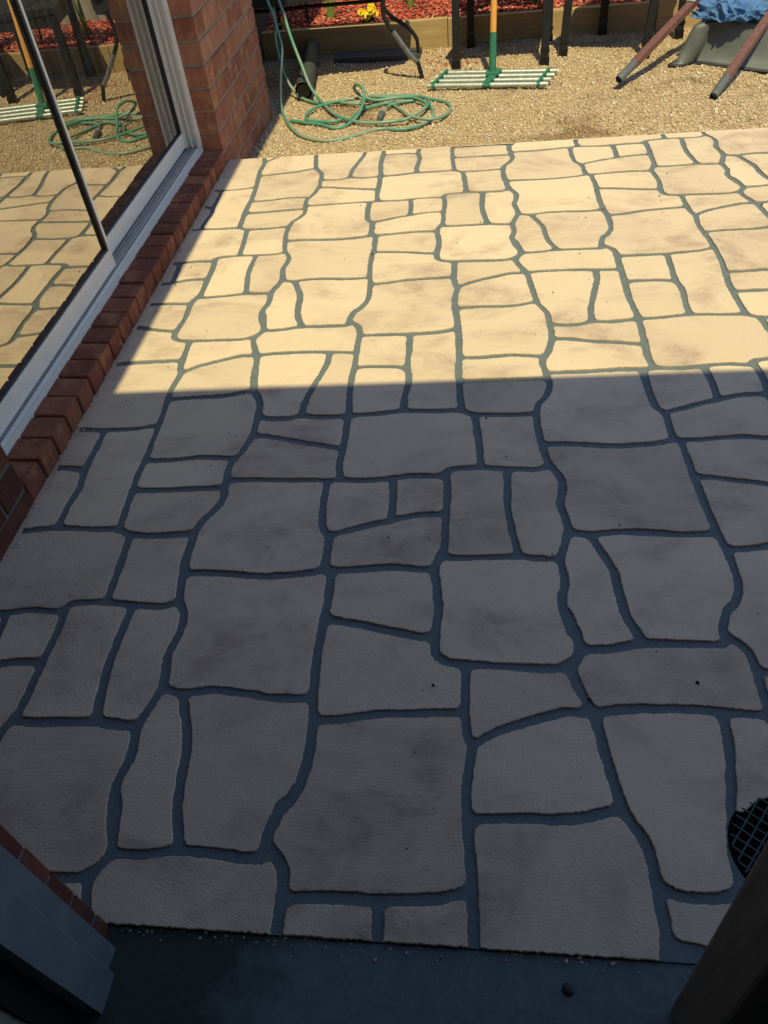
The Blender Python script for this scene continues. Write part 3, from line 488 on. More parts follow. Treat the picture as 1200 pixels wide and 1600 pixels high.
# specks of grit and grout crumbs lying on the paving
n = 330
soup('grit', M['soil'], OCT_V, OCT_F, np.stack([rng.uniform(.05, 2.2, n), rng.uniform(-1.27, 1.6, n), np.full(n, .001)], -1), rng.uniform(0, 6, (n, 3)), np.clip(rng.lognormal(math.log(.0013), .5, (n, 1)), .0006, .004) * np.array([[1.4, 1, .6]]))

n = 420; e = rng.integers(0, 3, n); xs_ = np.where(e == 0, rng.uniform(.54, 1.5, n), np.abs(rng.normal(0, .012, n)) + .003); ys_ = np.where(e == 0, SLAB_Y0 - np.abs(rng.normal(0, .010, n)), rng.uniform(-1.2, 1.7, n)); zs_ = np.where(e == 0, -.008, .0012)
soup('crumbs', M['tile'], OCT_V, OCT_F, np.stack([xs_, ys_, zs_], -1), rng.uniform(0, 6, (n, 3)), np.clip(rng.lognormal(math.log(.0016), .5, (n, 1)), .0007, .005) * np.array([[1.3, 1, .6]]))
n = 900; js = build_joints(); js = js[rng.integers(0, len(js), n)] + rng.normal(0, .005, (n, 2)); js = js[(js[:, 0] > .02) & (js[:, 0] < 2.6) & (js[:, 1] > SLAB_Y0 + .01) & (js[:, 1] < SLAB_Y1 - .01)]; n = len(js)
soup('joint_grit', M['grout'], OCT_V, OCT_F, np.stack([js[:, 0], js[:, 1], np.full(n, GROUT_Z + .0004)], -1), rng.uniform(0, 6, (n, 3)), np.clip(rng.lognormal(math.log(.0013), .45, (n, 1)), .0006, .0035) * np.array([[1.3, 1, .7]]))

# ================================================================ STEP, DRAIN
part('doorstep', None, M['step'], lambda bm: box(bm, .20, 1.75, -2.6, SLAB_Y0 - .0010, -.20, -.0085, .0015), kind='structure')
t = thing('drain_grate', (DRAIN[0], DRAIN[1], -.03), 'round black drain grate set in the paving beside the brown post', 'drain grate')
def pit(bm):
    tube(bm, [(DRAIN[0], DRAIN[1], -.005), (DRAIN[0], DRAIN[1], -.19)], .073, 28, cap=False)
    v_ = [bm.verts.new((DRAIN[0] + .073 * math.cos(a), DRAIN[1] + .073 * math.sin(a), -.19)) for a in [2 * math.pi * k / 28 for k in range(28)]]; bm.faces.new(v_)
part('drain_pit', t, M['drain'], pit)
def lattice(bm):
    for k in range(-4, 5):
        o_ = k * .0165; h = math.sqrt(max(0, (DRAIN[2] + .002) ** 2 - o_ ** 2))
        for d_ in (1, -1):
            ax = Vector((math.cos(math.radians(45 * d_ + 8)), math.sin(math.radians(45 * d_ + 8)), 0)); pr = Vector((-ax.y, ax.x, 0)); c_ = Vector((DRAIN[0], DRAIN[1], -.0015 - .0008 * (d_ < 0)))
            bar(bm, c_ + pr * o_ - ax * h, c_ + pr * o_ + ax * h, .0026, .005)
part('grate', t, M['grate'], lattice)
# black disc stands in for the shade of the pit and hides the grout
part('pit_shade_disc', t, M['drain'], lambda bm: prism(bm, [(DRAIN[0] + .086 * math.cos(a), DRAIN[1] + .086 * math.sin(a)) for a in [2 * math.pi * k / 32 for k in range(32)]], -.0049, -.0042))
o = part('screw_head', None, M['seal'], lambda bm: (bmesh.ops.create_uvsphere(bm, u_segments=14, v_segments=7, radius=.009), bmesh.ops.scale(bm, verts=bm.verts, vec=(1, 1, .45)), bmesh.ops.translate(bm, verts=bm.verts, vec=(1.219, -1.339, -.0085))), smooth=True)
tag(o, 'small dark round screw head on the blue-grey step', 'screw')

# ================================================================ BRICKWORK
_bc = {}
def brick_mesh(sx, sy, sz, var, batch='brick'):
    k = (round(sx, 3), round(sy, 3), round(sz, 3), var, batch)
    if k not in _bc:
        bm = bmesh.new(); rr_ = random.Random(int(sx * 7919 + sy * 104729 + sz * 1299709) + var); box(bm, -sx / 2, sx / 2, -sy / 2, sy / 2, -sz / 2, sz / 2, 0)
        bmesh.ops.bevel(bm, geom=bm.edges[:], offset=.003, segments=1, affect='EDGES')
        for v_ in bm.verts: v_.co += Vector((rr_.uniform(-.0012, .0012), rr_.uniform(-.0012, .0012), rr_.uniform(-.0009, .0009)))
        me = bpy.data.meshes.new('brick'); bm.to_mesh(me); bm.free(); me.materials.append(M[batch]); _bc[k] = me
    return _bc[k]
br = random.Random(21)
def put_brick(parent, cx, cy, cz, sx, sy, sz, batch='brick'):
    base = Vector((cx, cy, cz)) - wl(parent)
    return link('brick', brick_mesh(sx, sy, sz, br.randint(0, 3), batch), None, parent, loc=base + Vector((br.uniform(-.001, .001), br.uniform(-.001, .001), br.uniform(-.0008, .0008))))
def courses(parent, axis, face, out, a0, a1, z0, count, depth=.108, batch='brick'):
    """stretcher courses along an axis; face = plane of the outer face, out = +1/-1 side it looks to"""
    for c_ in range(count):
        z = z0 + .086 * c_ + .038; a = a0; first = True
        while a1 - a > .03:
            L_ = min(.11 if (first and c_ % 2) else .23, a1 - a)
            if 0 < a1 - (a + L_ + .01) < .05: L_ = a1 - a
            mid_ = face - out * depth / 2
            if axis == 'y': put_brick(parent, mid_, a + L_ / 2, z, depth, L_, .076, batch)
            else: put_brick(parent, a + L_ / 2, mid_, z, L_, depth, .076, batch)
            a += L_ + .01; first = False
Z0 = -.121
pier = thing('brick_pier', (-.15, 2.2, -.12), 'orange-brown brick pier at the far end of the glass door', 'brick pier')
courses(pier, 'y', 0.0, 1, 1.735, 2.685, Z0, 28)
part('mortar', pier, M['mortar'], lambda bm: box(bm, -.30, -.0045, 1.7395, 2.680, -.135, 2.30))
nw = thing('brick_wall', (-.15, -.85, -.12), 'red-brown brick wall at the near end of the glass door', 'brick wall')
courses(nw, 'y', 0.0, 1, -1.18, -.364, Z0, 28, batch='brick_dark')
part('mortar', nw, M['mortar_dark'], lambda bm: box(bm, -.30, -.0045, -1.30, -.3685, -.135, 2.30))
hw = thing('brick_wall', (.26, -1.36, -.12), 'brick wall return beside the slate grey door frame at bottom left', 'brick wall')
for c_ in range(28):
    z = Z0 + .086 * c_ + .038; segs_ = ((.292, .522), (.052, .282), (.0, .042)) if c_ % 2 else ((.412, .522), (.172, .402), (.0, .162))
    for a, b_ in segs_: put_brick(hw, (a + b_) / 2, -1.351, z, b_ - a, .108, .076, 'brick_dark')
part('mortar', hw, M['mortar_dark'], lambda bm: box(bm, .002, .518, -1.402, -1.3005, -.135, 2.30))
rw = thing('brick_wall', (2.6, -1.36, -.12), 'brick house wall to the right of the brown door post', 'brick wall')
courses(rw, 'x', -1.297, 1, 1.70, 4.6, Z0, 20, .108)
part('mortar', rw, M['mortar'], lambda bm: box(bm, 1.702, 4.6, -1.42, -1.3015, -.135, 2.30))
sill = thing('brick_sill', (-.05, .7, 0), 'rowlock brick sill under the sliding door', 'brick sill')
ns = 24; pitch = (1.735 + .364) / ns
for k in range(ns):
    y0 = -.364 + k * pitch
    o = put_brick(sill, -.112, y0 + pitch / 2, .0105 + br.uniform(-.002, .002), .222, pitch - .008, .112, 'brick_sill')
    o.rotation_euler = (br.uniform(-.01, .01), .035 + br.uniform(-.008, .008), br.uniform(-.008, .008))
part('mortar', sill, M['mortar_dark'], lambda bm: box(bm, -.22, -.008, -.364, 1.734, -.09, .052))

# ================================================================ HOUSE: lintels, roof, rooms
def lint(bm):
    box(bm, -.30, -.002, -.40, 1.76, 2.12, 2.36)
part('door_lintel', None, M['wall'], lint); tag(bpy.data.objects['door_lintel'], 'wall band above the sliding glass door', 'lintel')
# eaves: the lower outer edges throw the two straight shadow edges
Hh = 2.30; sh = (Hh + .16) / math.tan(SUN_EL)
ye0 = .078 - .0228 * .05 - sh * .985; xe = .041 + sh * .17
def rear_eave(bm):
    k = .0228
    prism(bm, [(-6, ye0 - k * 6), (7, ye0 + k * 7), (7, -7), (-6, -7)], Hh, Hh + .16)
o = part('house_roof', None, M['roof'], rear_eave); o['kind'] = 'structure'
def side_eave(bm): prism(bm, [(xe, ye0 - .1), (xe + .006, 3.1), (-6, 3.1), (-6, ye0 - .1)], Hh + .002, Hh + .158)
o = part('house_eave', None, M['roof'], side_eave); o['kind'] = 'structure'
# dark room behind the glass, and the room the camera stands in
def room_a(bm):
    box(bm, -4.0, -.235, -1.2, 4.0, -.06, .03); box(bm, -4.1, -4.0, -1.2, 4.0, .0, 2.34); box(bm, -4.1, -.31, 3.9, 4.0, .0, 2.34); box(bm, -4.1, -.31, -1.3, -1.2, .0, 2.34); box(bm, -.306, -.236, 2.66, 4.0, -.1, 2.34)
o = part('living_room', None, M['dark'], room_a); o['kind'] = 'structure'
def room_b(bm):
    box(bm, -.6, 3.4, -4.2, -1.45, -.30, -.22); box(bm, -.6, 3.4, -4.3, -4.2, -.3, 2.34); box(bm, -.7, -.6, -4.3, -1.45, -.3, 2.34); box(bm, 3.4, 3.5, -4.3, -1.45, -.3, 2.34)
    box(bm, .40, 1.70, -1.42, -1.31, 2.06, 2.34)
o = part('back_room', None, M['wall'], room_b); o['kind'] = 'structure'

# ================================================================ SLIDING DOOR
Y0d, Y1d, ZT = -.360, 1.731, 2.10
door = thing('sliding_door', (-.14, .68, .07), 'cream aluminium sliding glass door reflecting the patio', 'sliding door')
FX = -.088
def track_fn(bm):
    box(bm, -.215, FX - .002, Y0d, Y1d, .066, .076)
    box(bm, FX - .004, FX, Y0d, Y1d, .060, .083)                       # front lip
    box(bm, FX - .020, FX - .0065, Y0d, Y1d, .0765, .086, .001)
tk = part('track', door, M['alu'], track_fn)
def ribs(bm):
    for k, xx in enumerate((-.113, -.119, -.125, -.131, -.137, -.143)): box(bm, xx - .0018, xx + .0018, Y0d, Y1d, .0765, .086 + (.004 if k in (0, 5) else 0))
part('rail_rib', tk, M['track'], ribs)
def jamb(y0, y1, s):
    def f(bm):
        box(bm, -.215, FX, y0, y1, .087, ZT)
        for xx, w_ in ((-.0945, .012), (-.122, .006), (-.146, .010), (-.212, .006)):
            yy = (y0 - .016, y0) if s < 0 else (y1, y1 + .016)
            box(bm, xx - w_ / 2, xx + w_ / 2, yy[0], yy[1], .0875, ZT - .01, .001)
    return f
part('jamb', door, M['alu'], jamb(1.715, 1.7335, -1)); part('jamb', door, M['alu'], jamb(-.3625, -.344, 1))
part('head', door, M['alu'], lambda bm: box(bm, -.215, FX, Y0d + .02, Y1d - .02, ZT + .001, ZT + .018))
def panel(name, xf, y0, y1, lab, stw):
    """xf: outer face of the panel's frame"""
    rail = part('rail', door, M['alu'], lambda bm: (box(bm, xf - .030, xf, y0, y1, .092, .150, .002), box(bm, xf - .030, xf, y0, y1, ZT - .06, ZT - .004, .002)))
    part('seal', rail, M['seal'], lambda bm: box(bm, xf - .016, xf - .005, y0 + .01, y1 - .01, .1495, .158))
    for yy, w_ in ((y0, stw[0]), (y1, stw[1])):
        a, b_ = (yy, yy + w_) if yy == y0 else (yy - w_, yy)
        st_ = part('stile', door, M['alu'], lambda bm: box(bm, xf - .031, xf + .0012, a, b_, .0905, ZT - .004, .0015))
        c0, c1 = (b_, b_ + .011) if yy == y0 else (a - .011, a)
        part('seal', st_, M['seal'], lambda bm: box(bm, xf - .020, xf - .0015, c0, c1, .152, ZT - .06))
    g_ = part('glass', door, M['glass'], lambda bm: bm.faces.new([bm.verts.new(q) for q in ((xf - .010, y0 + .01, .152), (xf - .010, y1 - .01, .152), (xf - .010, y1 - .01, ZT - .06), (xf - .010, y0 + .01, ZT - .06))]))
    return rail
panel('near', -.112, -.343, .672, '', (.05, .013))
panel('far', -.152, .62, 1.7135, '', (.04, .016))

# slate grey door frame and the brown post either side of the camera
sf = thing('door_frame', (.47, -1.40, -.042), 'slate grey metal door frame in front of brick at bottom left', 'door frame')
part('frame_profile', sf, M['slate'], lambda bm: prism(bm, [(.543, -1.328), (.541, -1.356), (.5535, -1.363), (.5515, -1.414), (.523, -1.416), (.520, -1.404), (.44, -1.404), (.44, -1.328)], -.008, 2.05))
part('frame_channel', sf, M['seal'], lambda bm: prism(bm, [(.5195, -1.4055), (.517, -1.452), (.44, -1.452), (.44, -1.4055)], -.0078, 2.05))
part('door_edge', sf, M['galv'], lambda bm: prism(bm, [(.508, -1.4535), (.502, -1.60), (.44, -1.60), (.44, -1.4535)], -.0075, 2.05))
pt_ = thing('timber_post', (1.40, -1.40, -.042), 'dark brown timber post at bottom right beside the drain', 'timber post')
def post_fn(bm):
    bar(bm, (1.412, -1.395, -.008), (1.412 + .015, -1.395 + .10, 2.05), .115, .085, .006, Vector((0, 1, 0)))
part('post', pt_, M['post'], post_fn)

# ================================================================ GARDEN BED AND FENCE
bed = thing('garden_bed', (1.5, 3.72, -.11), 'raised garden bed edged with pine sleepers along the back', 'garden bed')
for x0, x1, z0, z1 in ((-1.3, .905, -.13, .036), (.909, 2.118, -.13, .033), (2.122, 4.4, -.13, -.046), (2.122, 4.4, -.0445, .055)):
    part('sleeper', bed, M['sleeper'], lambda bm: box(bm, x0, x1, 3.69 - (.006 if x0 > 2 else 0), 3.74, z0, z1, .003))
link('soil', grid_mesh('soil', -1.3, 4.4, 3.739, 4.46, 40, 10, lambda X, Y: .010 + .004 * np.sin(8 * X + 5 * Y)), M['soil'], kind='structure')
n = 6500
x = rng.uniform(-.7, 3.2, n); y = rng.uniform(3.745, 4.43, n); L_ = rng.uniform(.018, .06, n)
soup('mulch', M['mulch'], CUB_V, CUB_F, np.stack([x, y, rng.uniform(.013, .036, n)], -1), np.stack([rng.uniform(0, 6.3, n), rng.normal(0, .3, n), rng.normal(0, .5, n)], -1), np.stack([L_, rng.uniform(.005, .012, n), rng.uniform(.003, .006, n)], -1), jitter=.08)
n = 90; x = np.clip(rng.normal(.98, .12, n), .6, 1.4); y = rng.uniform(3.1, 3.68, n); L_ = rng.uniform(.010, .03, n)
soup('mulch', M['mulch'], CUB_V, CUB_F, np.stack([x, y, gz(x, y) + .007], -1), np.stack([rng.uniform(0, 6.3, n), rng.normal(0, .2, n), rng.normal(0, .3, n)], -1), np.stack([L_, rng.uniform(.004, .009, n), rng.uniform(.002, .004, n)], -1), jitter=.08)
fen = thing('paling_fence', (1.5, 4.47, 0), 'weathered timber paling fence behind the garden bed', 'fence')
pm = []
for k in range(3):
    bm = bmesh.new(); box(bm, -.048, .048, -.008, .008, 0, 1.62 + .01 * k, .002); me = bpy.data.meshes.new('paling'); bm.to_mesh(me); bm.free(); me.materials.append(M['fence']); pm.append(me)
for k in range(66):
    link('paling', pm[k % 3], None, fen, loc=(-3.0 + .1 * k, br.uniform(-.004, .004), br.uniform(-.01, .01)))
part('fence_rail', fen, M['fence'], lambda bm: [box(bm, -1.5, 5.1, 4.48, 4.52, z, z + .08, .003) for z in (.25, 1.25)])

def blade(bm, base, tip, w, bend):
    b0 = Vector(base); t0 = Vector(tip); side = (t0 - b0).cross(Vector((0, 0, 1))); side = side.normalized() if side.length > 1e-4 else Vector((1, 0, 0)); rows = []
    for i in range(6):
        s = i / 5; q = b0.lerp(t0, s) + Vector((0, 0, bend * math.sin(math.pi * s))); hw_ = w * (1 - s ** 3) * .5 + .0006
        rows.append([bm.verts.new(q - side * hw_), bm.verts.new(q + Vector((0, 0, -.2 * hw_)) + side.cross(t0 - b0).normalized() * hw_ * .35), bm.verts.new(q + side * hw_)])
    for A_, B_ in zip(rows, rows[1:]):
        for k in range(2): bm.faces.new((A_[k], A_[k + 1], B_[k + 1], B_[k])).smooth = True
def strappy(x, y, n_, h, lab, seed):
    t_ = thing('strappy_plant', (x, y, .02), lab, 'plant', 'strappy leaved plants in the red mulch'); rr_ = random.Random(seed)
    for k in range(n_):
        a = rr_.uniform(0, 6.28); ln = rr_.uniform(.12, .42) * h
        part('leaf', t_, M['leaf'], lambda bm: blade(bm, (x + .016 * math.cos(a), y + .012 * math.sin(a), .015), (x + ln * math.cos(a), y + .5 * ln * math.sin(a), .02 + h * rr_.uniform(.6, 1.0)), rr_.uniform(.012, .019), rr_.uniform(0, .03)))
strappy(.165, 3.95, 8, .34, 'strappy green plant behind the black crossbar of the bench', 1)
strappy(.66, 4.05, 8, .36, 'strappy green plant left of the first black chair', 2)
strappy(1.165, 4.03, 8, .30, 'strappy green plant directly behind the rake handle', 3)
strappy(1.43, 3.86, 9, .16, 'low strappy plant beside the pair of black chair legs', 4)
strappy(2.05, 4.05, 8, .34, 'strappy green plant behind the grey wheelbarrow tray', 5)
strappy(-.35, 4.0, 8, .38, 'strappy green plant behind the brick pier', 6)
def pansy(x, y, n_, lab, s_):
    t_ = thing('yellow_flower', (x, y, .02), lab, 'flower', 'yellow flowers in the red mulch'); rr_ = random.Random(int(x * 1000))
    def lv(bm):
        for k in range(16):
            a = rr_.uniform(0, 6.28); ln = rr_.uniform(.02, .05) * s_; blade(bm, (x, y, .02), (x + ln * math.cos(a), y + ln * math.sin(a), .025 + rr_.uniform(.01, .045) * s_), .02 * s_, .006)
    part('foliage', t_, M['leafd'], lv)
    for k in range(n_):
        cx, cy, cz = x + rr_.uniform(-.042, .042) * s_, y + rr_.uniform(-.03, .02), .035 + rr_.uniform(.0, .065) * s_; w0 = rr_.uniform(0, 6.28); tl = rr_.uniform(-.5, .9); s3 = s_ * rr_.uniform(.6, .95)
        def pet(bm):
            for j in range(5):
                a = j * 1.2566 + w0; c_ = Vector((cx, cy, cz)); d_ = Vector((math.cos(a) + .3 * tl, .45 * math.sin(a) - .3 * tl, math.sin(a) * .8 + .35)).normalized(); s2 = d_.cross(Vector((0, -1, .6))).normalized()
                rad = .017 * s3; vs = [bm.verts.new(c_)]
                for q in range(5): th = -1 + q * .5; vs.append(bm.verts.new(c_ + d_ * rad * (1.25 - .22 * th * th) + s2 * rad * .75 * th + Vector((0, -.003 + rr_.uniform(-.003, .003), rr_.uniform(-.003, .003)))))
                for q in range(1, 5): bm.faces.new((vs[0], vs[q], vs[q + 1]))
        f_ = part('bloom', t_, M['yellow'], pet)
        if k % 3 == 0: part('centre', f_, M['petalc'], lambda bm: (bmesh.ops.create_icosphere(bm, subdivisions=1, radius=.0045 * s_), bmesh.ops.translate(bm, verts=bm.verts, vec=(cx, cy - .004, cz + .002))))
pansy(.42, 3.80, 13, 'bright yellow flower clump at the edge of the garden bed', 1.25)
pansy(-.125, 3.80, 4, 'small yellow flower at the garden bed edge beside the brick pier', .8)

# ================================================================ HOSE
hs_ = thing('garden_hose', (.45, 2.6, -.11), 'pale green garden hose looped on the gravel and hanging beside the brick pier', 'garden hose')
def hose_fn(bm):
    for i, P in enumerate(HOSE):
        if i < 3:
            a = Vector(P[0]); P = [tuple(a + Vector((-.05 * k, .03 * k, .17 * k))) for k in (4, 3, 2, 1)] + list(P)
        tube(bm, catmull(P, 6), .0080, 10)
part('hose', hs_, M['hose'], hose_fn)
cpl = part('connector', hs_, M['pad'], lambda bm: tube(bm, [(.612, 2.575, -.095), (.606, 2.55, -.096), (.600, 2.535, -.097), (.597, 2.50, -.098), (.594, 2.47, -.099)], [.0105, .014, .0155, .0155, .011], 12))
part('connector_ring', cpl, M['galv'], lambda bm: tube(bm, [(.6075, 2.562, -.0955), (.604, 2.546, -.096)], .0162, 12))
hk = thing('hose_bracket', (-.03, 2.70, .95), 'metal bracket holding the hanging hose at the end of the brick pier', 'bracket')
part('bracket_arm', hk, M['worn'], lambda bm: tube(bm, catmull([(-.10, 2.684, 1.02), (-.09, 2.80, 1.03), (.10, 3.12, 1.02), (.16, 3.20, 1.06)], 5), .008, 8))
rl = thing('grey_roll', (.06, 3.2, -.11), 'dark grey tube-like roll lying on the gravel behind the hanging hose', 'roll')
part('roll_body', rl, M['matroll'], lambda bm: tube(bm, [(.150, 2.86, -.062), (.110, 3.35, -.060), (.075, 3.67, -.058)], .046, 24, cap=False))
part('roll_core', rl, M['cap'], lambda bm: tube(bm, [(.1495, 2.866, -.062), (.075, 3.67, -.058)], .036, 20))
bd = part('dark_board', None, M['board'], lambda bm: bmesh.ops.transform(bm, matrix=Matrix.Translation((.50, 3.56, -.096)) @ Matrix.Rotation(-.06, 4, 'Z'), verts=(box(bm, -.27, .25, -.07, .07, -.012, .012, .003), bm.verts)[1]))
tag(bd, 'flat dark grey board on the gravel under the bench leg', 'board')

# ================================================================ LEVELLING RAKE
rk = thing('levelling_rake', (1.15, 2.95, -.10), 'metal levelling rake with four bars, green brackets and a wooden handle', 'rake')
ang = math.radians(-9.4); ux = Vector((math.cos(ang), math.sin(ang), 0)); uy = Vector((-math.sin(ang), math.cos(ang), 0)); rc_ = Vector((1.165, 2.945, -.088))
for k in range(4):
    off = uy * (-.105 + .07 * k) + ux * (.010 * k - .015)
    def bar_fn(bm):
        tube(bm, [rc_ + off - ux * .318, rc_ + off + ux * .318], .0125, 12, cap=False); tube(bm, [rc_ + off - ux * .316, rc_ + off + ux * .316], .0105, 10)
    part('rake_bar', rk, M['galv'], bar_fn)
def bracket(c_, w_, l_):
    def f(bm):
        for k in range(4):
            off = uy * (-.105 + .07 * k) + ux * (.010 * k - .015)
            a = rc_ + off + ux * c_; tube(bm, [a - ux * w_, a + ux * w_], .0138, 12)
        a = rc_ + uy * -.115 + ux * (c_ - .018) + Vector((0, 0, .0135)); b_ = rc_ + uy * .115 + ux * (c_ + .018) + Vector((0, 0, .0135)); bar(bm, a, b_, w_ * 1.7, .005, .001)
    return f
part('bracket', rk, M['green'], bracket(-.285, .010, 0)); part('bracket', rk, M['green'], bracket(.27, .009, 0)); part('bracket', rk, M['green'], bracket(0, .022, 0))
hb = Vector((1.165, 2.975, -.072)); hd = Vector((.015, .16, .985)).normalized()
part('socket', rk, M['green'], lambda bm: (tube(bm, [hb, hb + hd * .05, hb + hd * .09, hb + hd * .19], [.018, .019, .0195, .0175], 14), box(bm, hb.x - .035, hb.x + .035, hb.y - .03, hb.y + .012, hb.z - .005, hb.z + .012, .003)), smooth=False)
part('handle', rk, M['handle'], lambda bm: tube(bm, [hb + hd * (.185 + .065 * k) for k in range(22)], .0165, 14))

# ================================================================ BLACK CHAIRS AND BENCH
def chair(name, lab, legs, seat_h, back):
    cx = sum(l[0] for l in legs) / 4; cy = sum(l[1] for l in legs) / 4
    t_ = thing(name, (cx, cy, -.11), lab, 'chair', 'black chairs by the garden bed')
    c_ = Vector((cx, cy, 0))
    for lx, ly, lean in legs:
        foot = Vector((lx, ly, -.108)); top = Vector((lx + lean, ly + (.01 if ly > cy else -.0), seat_h - .02))
        lg = part('leg', t_, M['black'], lambda bm: bar(bm, foot + (top - foot) * .04, top, .042, .032, .003, Vector((0, 1, 0))))
        part('foot_cap', lg, M['cap'], lambda bm: (bar(bm, foot, foot + (top - foot) * .10, .050, .038, .003, Vector((0, 1, 0))), bar(bm, foot + (top - foot) * .155, foot + (top - foot) * .20, .0485, .0365, .002, Vector((0, 1, 0)))))
    fl = sorted(legs, key=lambda l: l[1])[:2]; bl = sorted(legs, key=lambda l: l[1])[2:]
    ring = [Vector((l[0], l[1], 0)) for l in legs]; ring.sort(key=lambda q: math.atan2(q.y - cy, q.x - cx))
    poly = [((q - c_) * 1.10 + c_) for q in ring]
    part('seat', t_, M['black'], lambda bm: prism(bm, [(q.x, q.y) for q in poly], seat_h - .02, seat_h + .012))
    part('seat_rail', t_, M['black'], lambda bm: [bar(bm, Vector((a.x, a.y, seat_h - .05)), Vector((b_.x, b_.y, seat_h - .045)), .02, .07, .002) for a, b_ in zip(ring, ring[1:] + ring[:1])])
    if back:
        A_, B_ = Vector((bl[0][0], bl[0][1] + .02, seat_h)), Vector((bl[1][0], bl[1][1] + .02, seat_h)); u_ = Vector((0, .06, .42))
        part('backrest', t_, M['black'], lambda bm: ([bar(bm, q, q + u_, .04, .03, .002) for q in (A_, B_)], [bar(bm, A_ + u_ * s, B_ + u_ * s, .07, .016, .002) for s in (.35, .65, .95)]))
chair('garden_chair', 'black chair with scuffed square legs standing behind the levelling rake', [(.966, 3.225, .004), (1.452, 3.175, -.004), (1.045, 3.63, .0), (1.50, 3.60, -.01)], .34, True)
chair('garden_chair', 'black chair with scuffed legs standing between the rake and the wheelbarrow', [(1.560, 3.305, .022), (1.985, 3.17, .022), (1.815, 3.655, .0), (2.22, 3.50, .0)], .34, True)
bn = thing('garden_bench', (.2, 3.3, -.11), 'black metal bench with curved tube legs and a worn grey sleeve', 'bench')
P1 = [(.60, 3.10, .34), (.588, 3.115, .26), (.592, 3.12, .193), (.629, 3.12, .13), (.672, 3.12, .07), (.715, 3.12, .01), (.755, 3.12, -.031), (.768, 3.12, -.07), (.779, 3.12, -.112)]
lg = part('leg', bn, M['black'], lambda bm: tube(bm, catmull(P1, 5), .0115, 10))
part('sleeve', lg, M['worn'], lambda bm: tube(bm, [(.632, 3.1195, .126), (.672, 3.1195, .07), (.715, 3.1195, .01), (.752, 3.1195, -.028)], .0135, 12))
P2 = [(.585, 3.16, .30), (.575, 3.28, .21), (.602, 3.45, .119), (.65, 3.46, .085), (.697, 3.47, .048), (.731, 3.48, -.003), (.737, 3.49, -.05), (.738, 3.50, -.084)]
part('leg', bn, M['black'], lambda bm: tube(bm, catmull(P2, 5), .011, 10))
for s_ in (0, 1): part('leg', bn, M['black'], lambda bm: tube(bm, catmull([(-.42, 3.05 + .35 * s_, .34), (-.45, 3.05 + .36 * s_, .1), (-.50, 3.05 + .38 * s_, -.11)], 5), .0115, 10))
part('crossbar', bn, M['black'], lambda bm: (tube(bm, [(-.45, 3.30, .229), (.131, 3.30, .235), (.585, 3.30, .237)], .0095, 10), tube(bm, [(-.45, 3.34, .305), (.59, 3.33, .31)], .010, 10), [bar(bm, (q, 3.30, .168), (q, 3.30, .33), .014, .010) for q in (.142, -.02)]))
part('seat', bn, M['black'], lambda bm: (prism(bm, [(-.55, 2.98), (.10, 3.03), (.47, 3.10), (.70, 3.19), (.72, 3.50), (-.55, 3.515)], .305, .345)))
part('backrest', bn, M['black'], lambda bm: [bar(bm, (-.5, 3.46 + .03 * k, .40 + .11 * k), (.68, 3.44 + .03 * k, .40 + .11 * k), .10, .02, .002, Vector((0, 1, 0))) for k in range(2)])  # out of view, added to block sky light around the bench
part('sky_block_panel', bn, M['black'], lambda bm: (bar(bm, (.705, 3.21, .40), (.705, 3.48, .40), .02, .16, .002), bar(bm, (-.54, 3.0, .40), (-.54, 3.48, .40), .02, .16, .002)))  # unseen panels, added to keep sky light from under the seat

# ================================================================ WHEELBARROW (upside down) AND CLOTH
wb = thing('wheelbarrow', (2.45, 3.1, -.11), 'upturned grey wheelbarrow with maroon handles and dark grips on the gravel', 'wheelbarrow')
ax = Vector((.573, .82, 0)).normalized(); pw = Vector((ax.y, -ax.x, 0)); O_ = Vector((2.035, 3.025, -.105))    # rear left rim corner, tray upside down
def ring(inset_s0, inset_s1, inset_w, z, L_=.86, Wd=.70, rad=.10, nseg=6):
    s0, s1, w0, w1 = inset_s0, L_ - inset_s1, inset_w, Wd - inset_w; pts = []
    for (cs, cw, a0) in ((s0 + rad, w0 + rad, math.pi), (s0 + rad, w1 - rad, math.pi / 2), (s1 - rad, w1 - rad, 0), (s1 - rad, w0 + rad, -math.pi / 2)):
        for k in range(nseg + 1):
            a = a0 - (math.pi / 2) * k / nseg
            pts.append(O_ + ax * (cs + rad * math.cos(a)) + pw * (cw + rad * math.sin(a)) + Vector((0, 0, z)))
    return pts
def tray_fn(bm):
    levels = [(-.014, -.014, -.014, .002), (-.016, -.016, -.016, .012), (-.004, -.004, -.004, .018), (.006, .01, .006, .022), (.030, .08, .024, .10), (.052, .15, .044, .165), (.060, .17, .050, .182), (.078, .20, .068, .190), (.10, .22, .09, .193)]
    rings = [[bm.verts.new(q) for q in ring(a, b_, c_, z, rad=.085)] for a, b_, c_, z in levels]; n_ = len(rings[0])
    for A_, B_ in zip(rings, rings[1:]):
        for k in range(n_): bm.faces.new((A_[k], A_[(k + 1) % n_], B_[(k + 1) % n_], B_[k])).smooth = True
    bm.faces.new(rings[-1]); bmesh.ops.recalc_face_normals(bm, faces=bm.faces)
part('tray', wb, M['tray'], tray_fn)
part('rolled_rim', wb, M['seal'], lambda bm: tube(bm, ring(-.016, -.016, -.016, .010, rad=.085) + ring(-.016, -.016, -.016, .010, rad=.085)[:1], .0085, 8, cap=False))
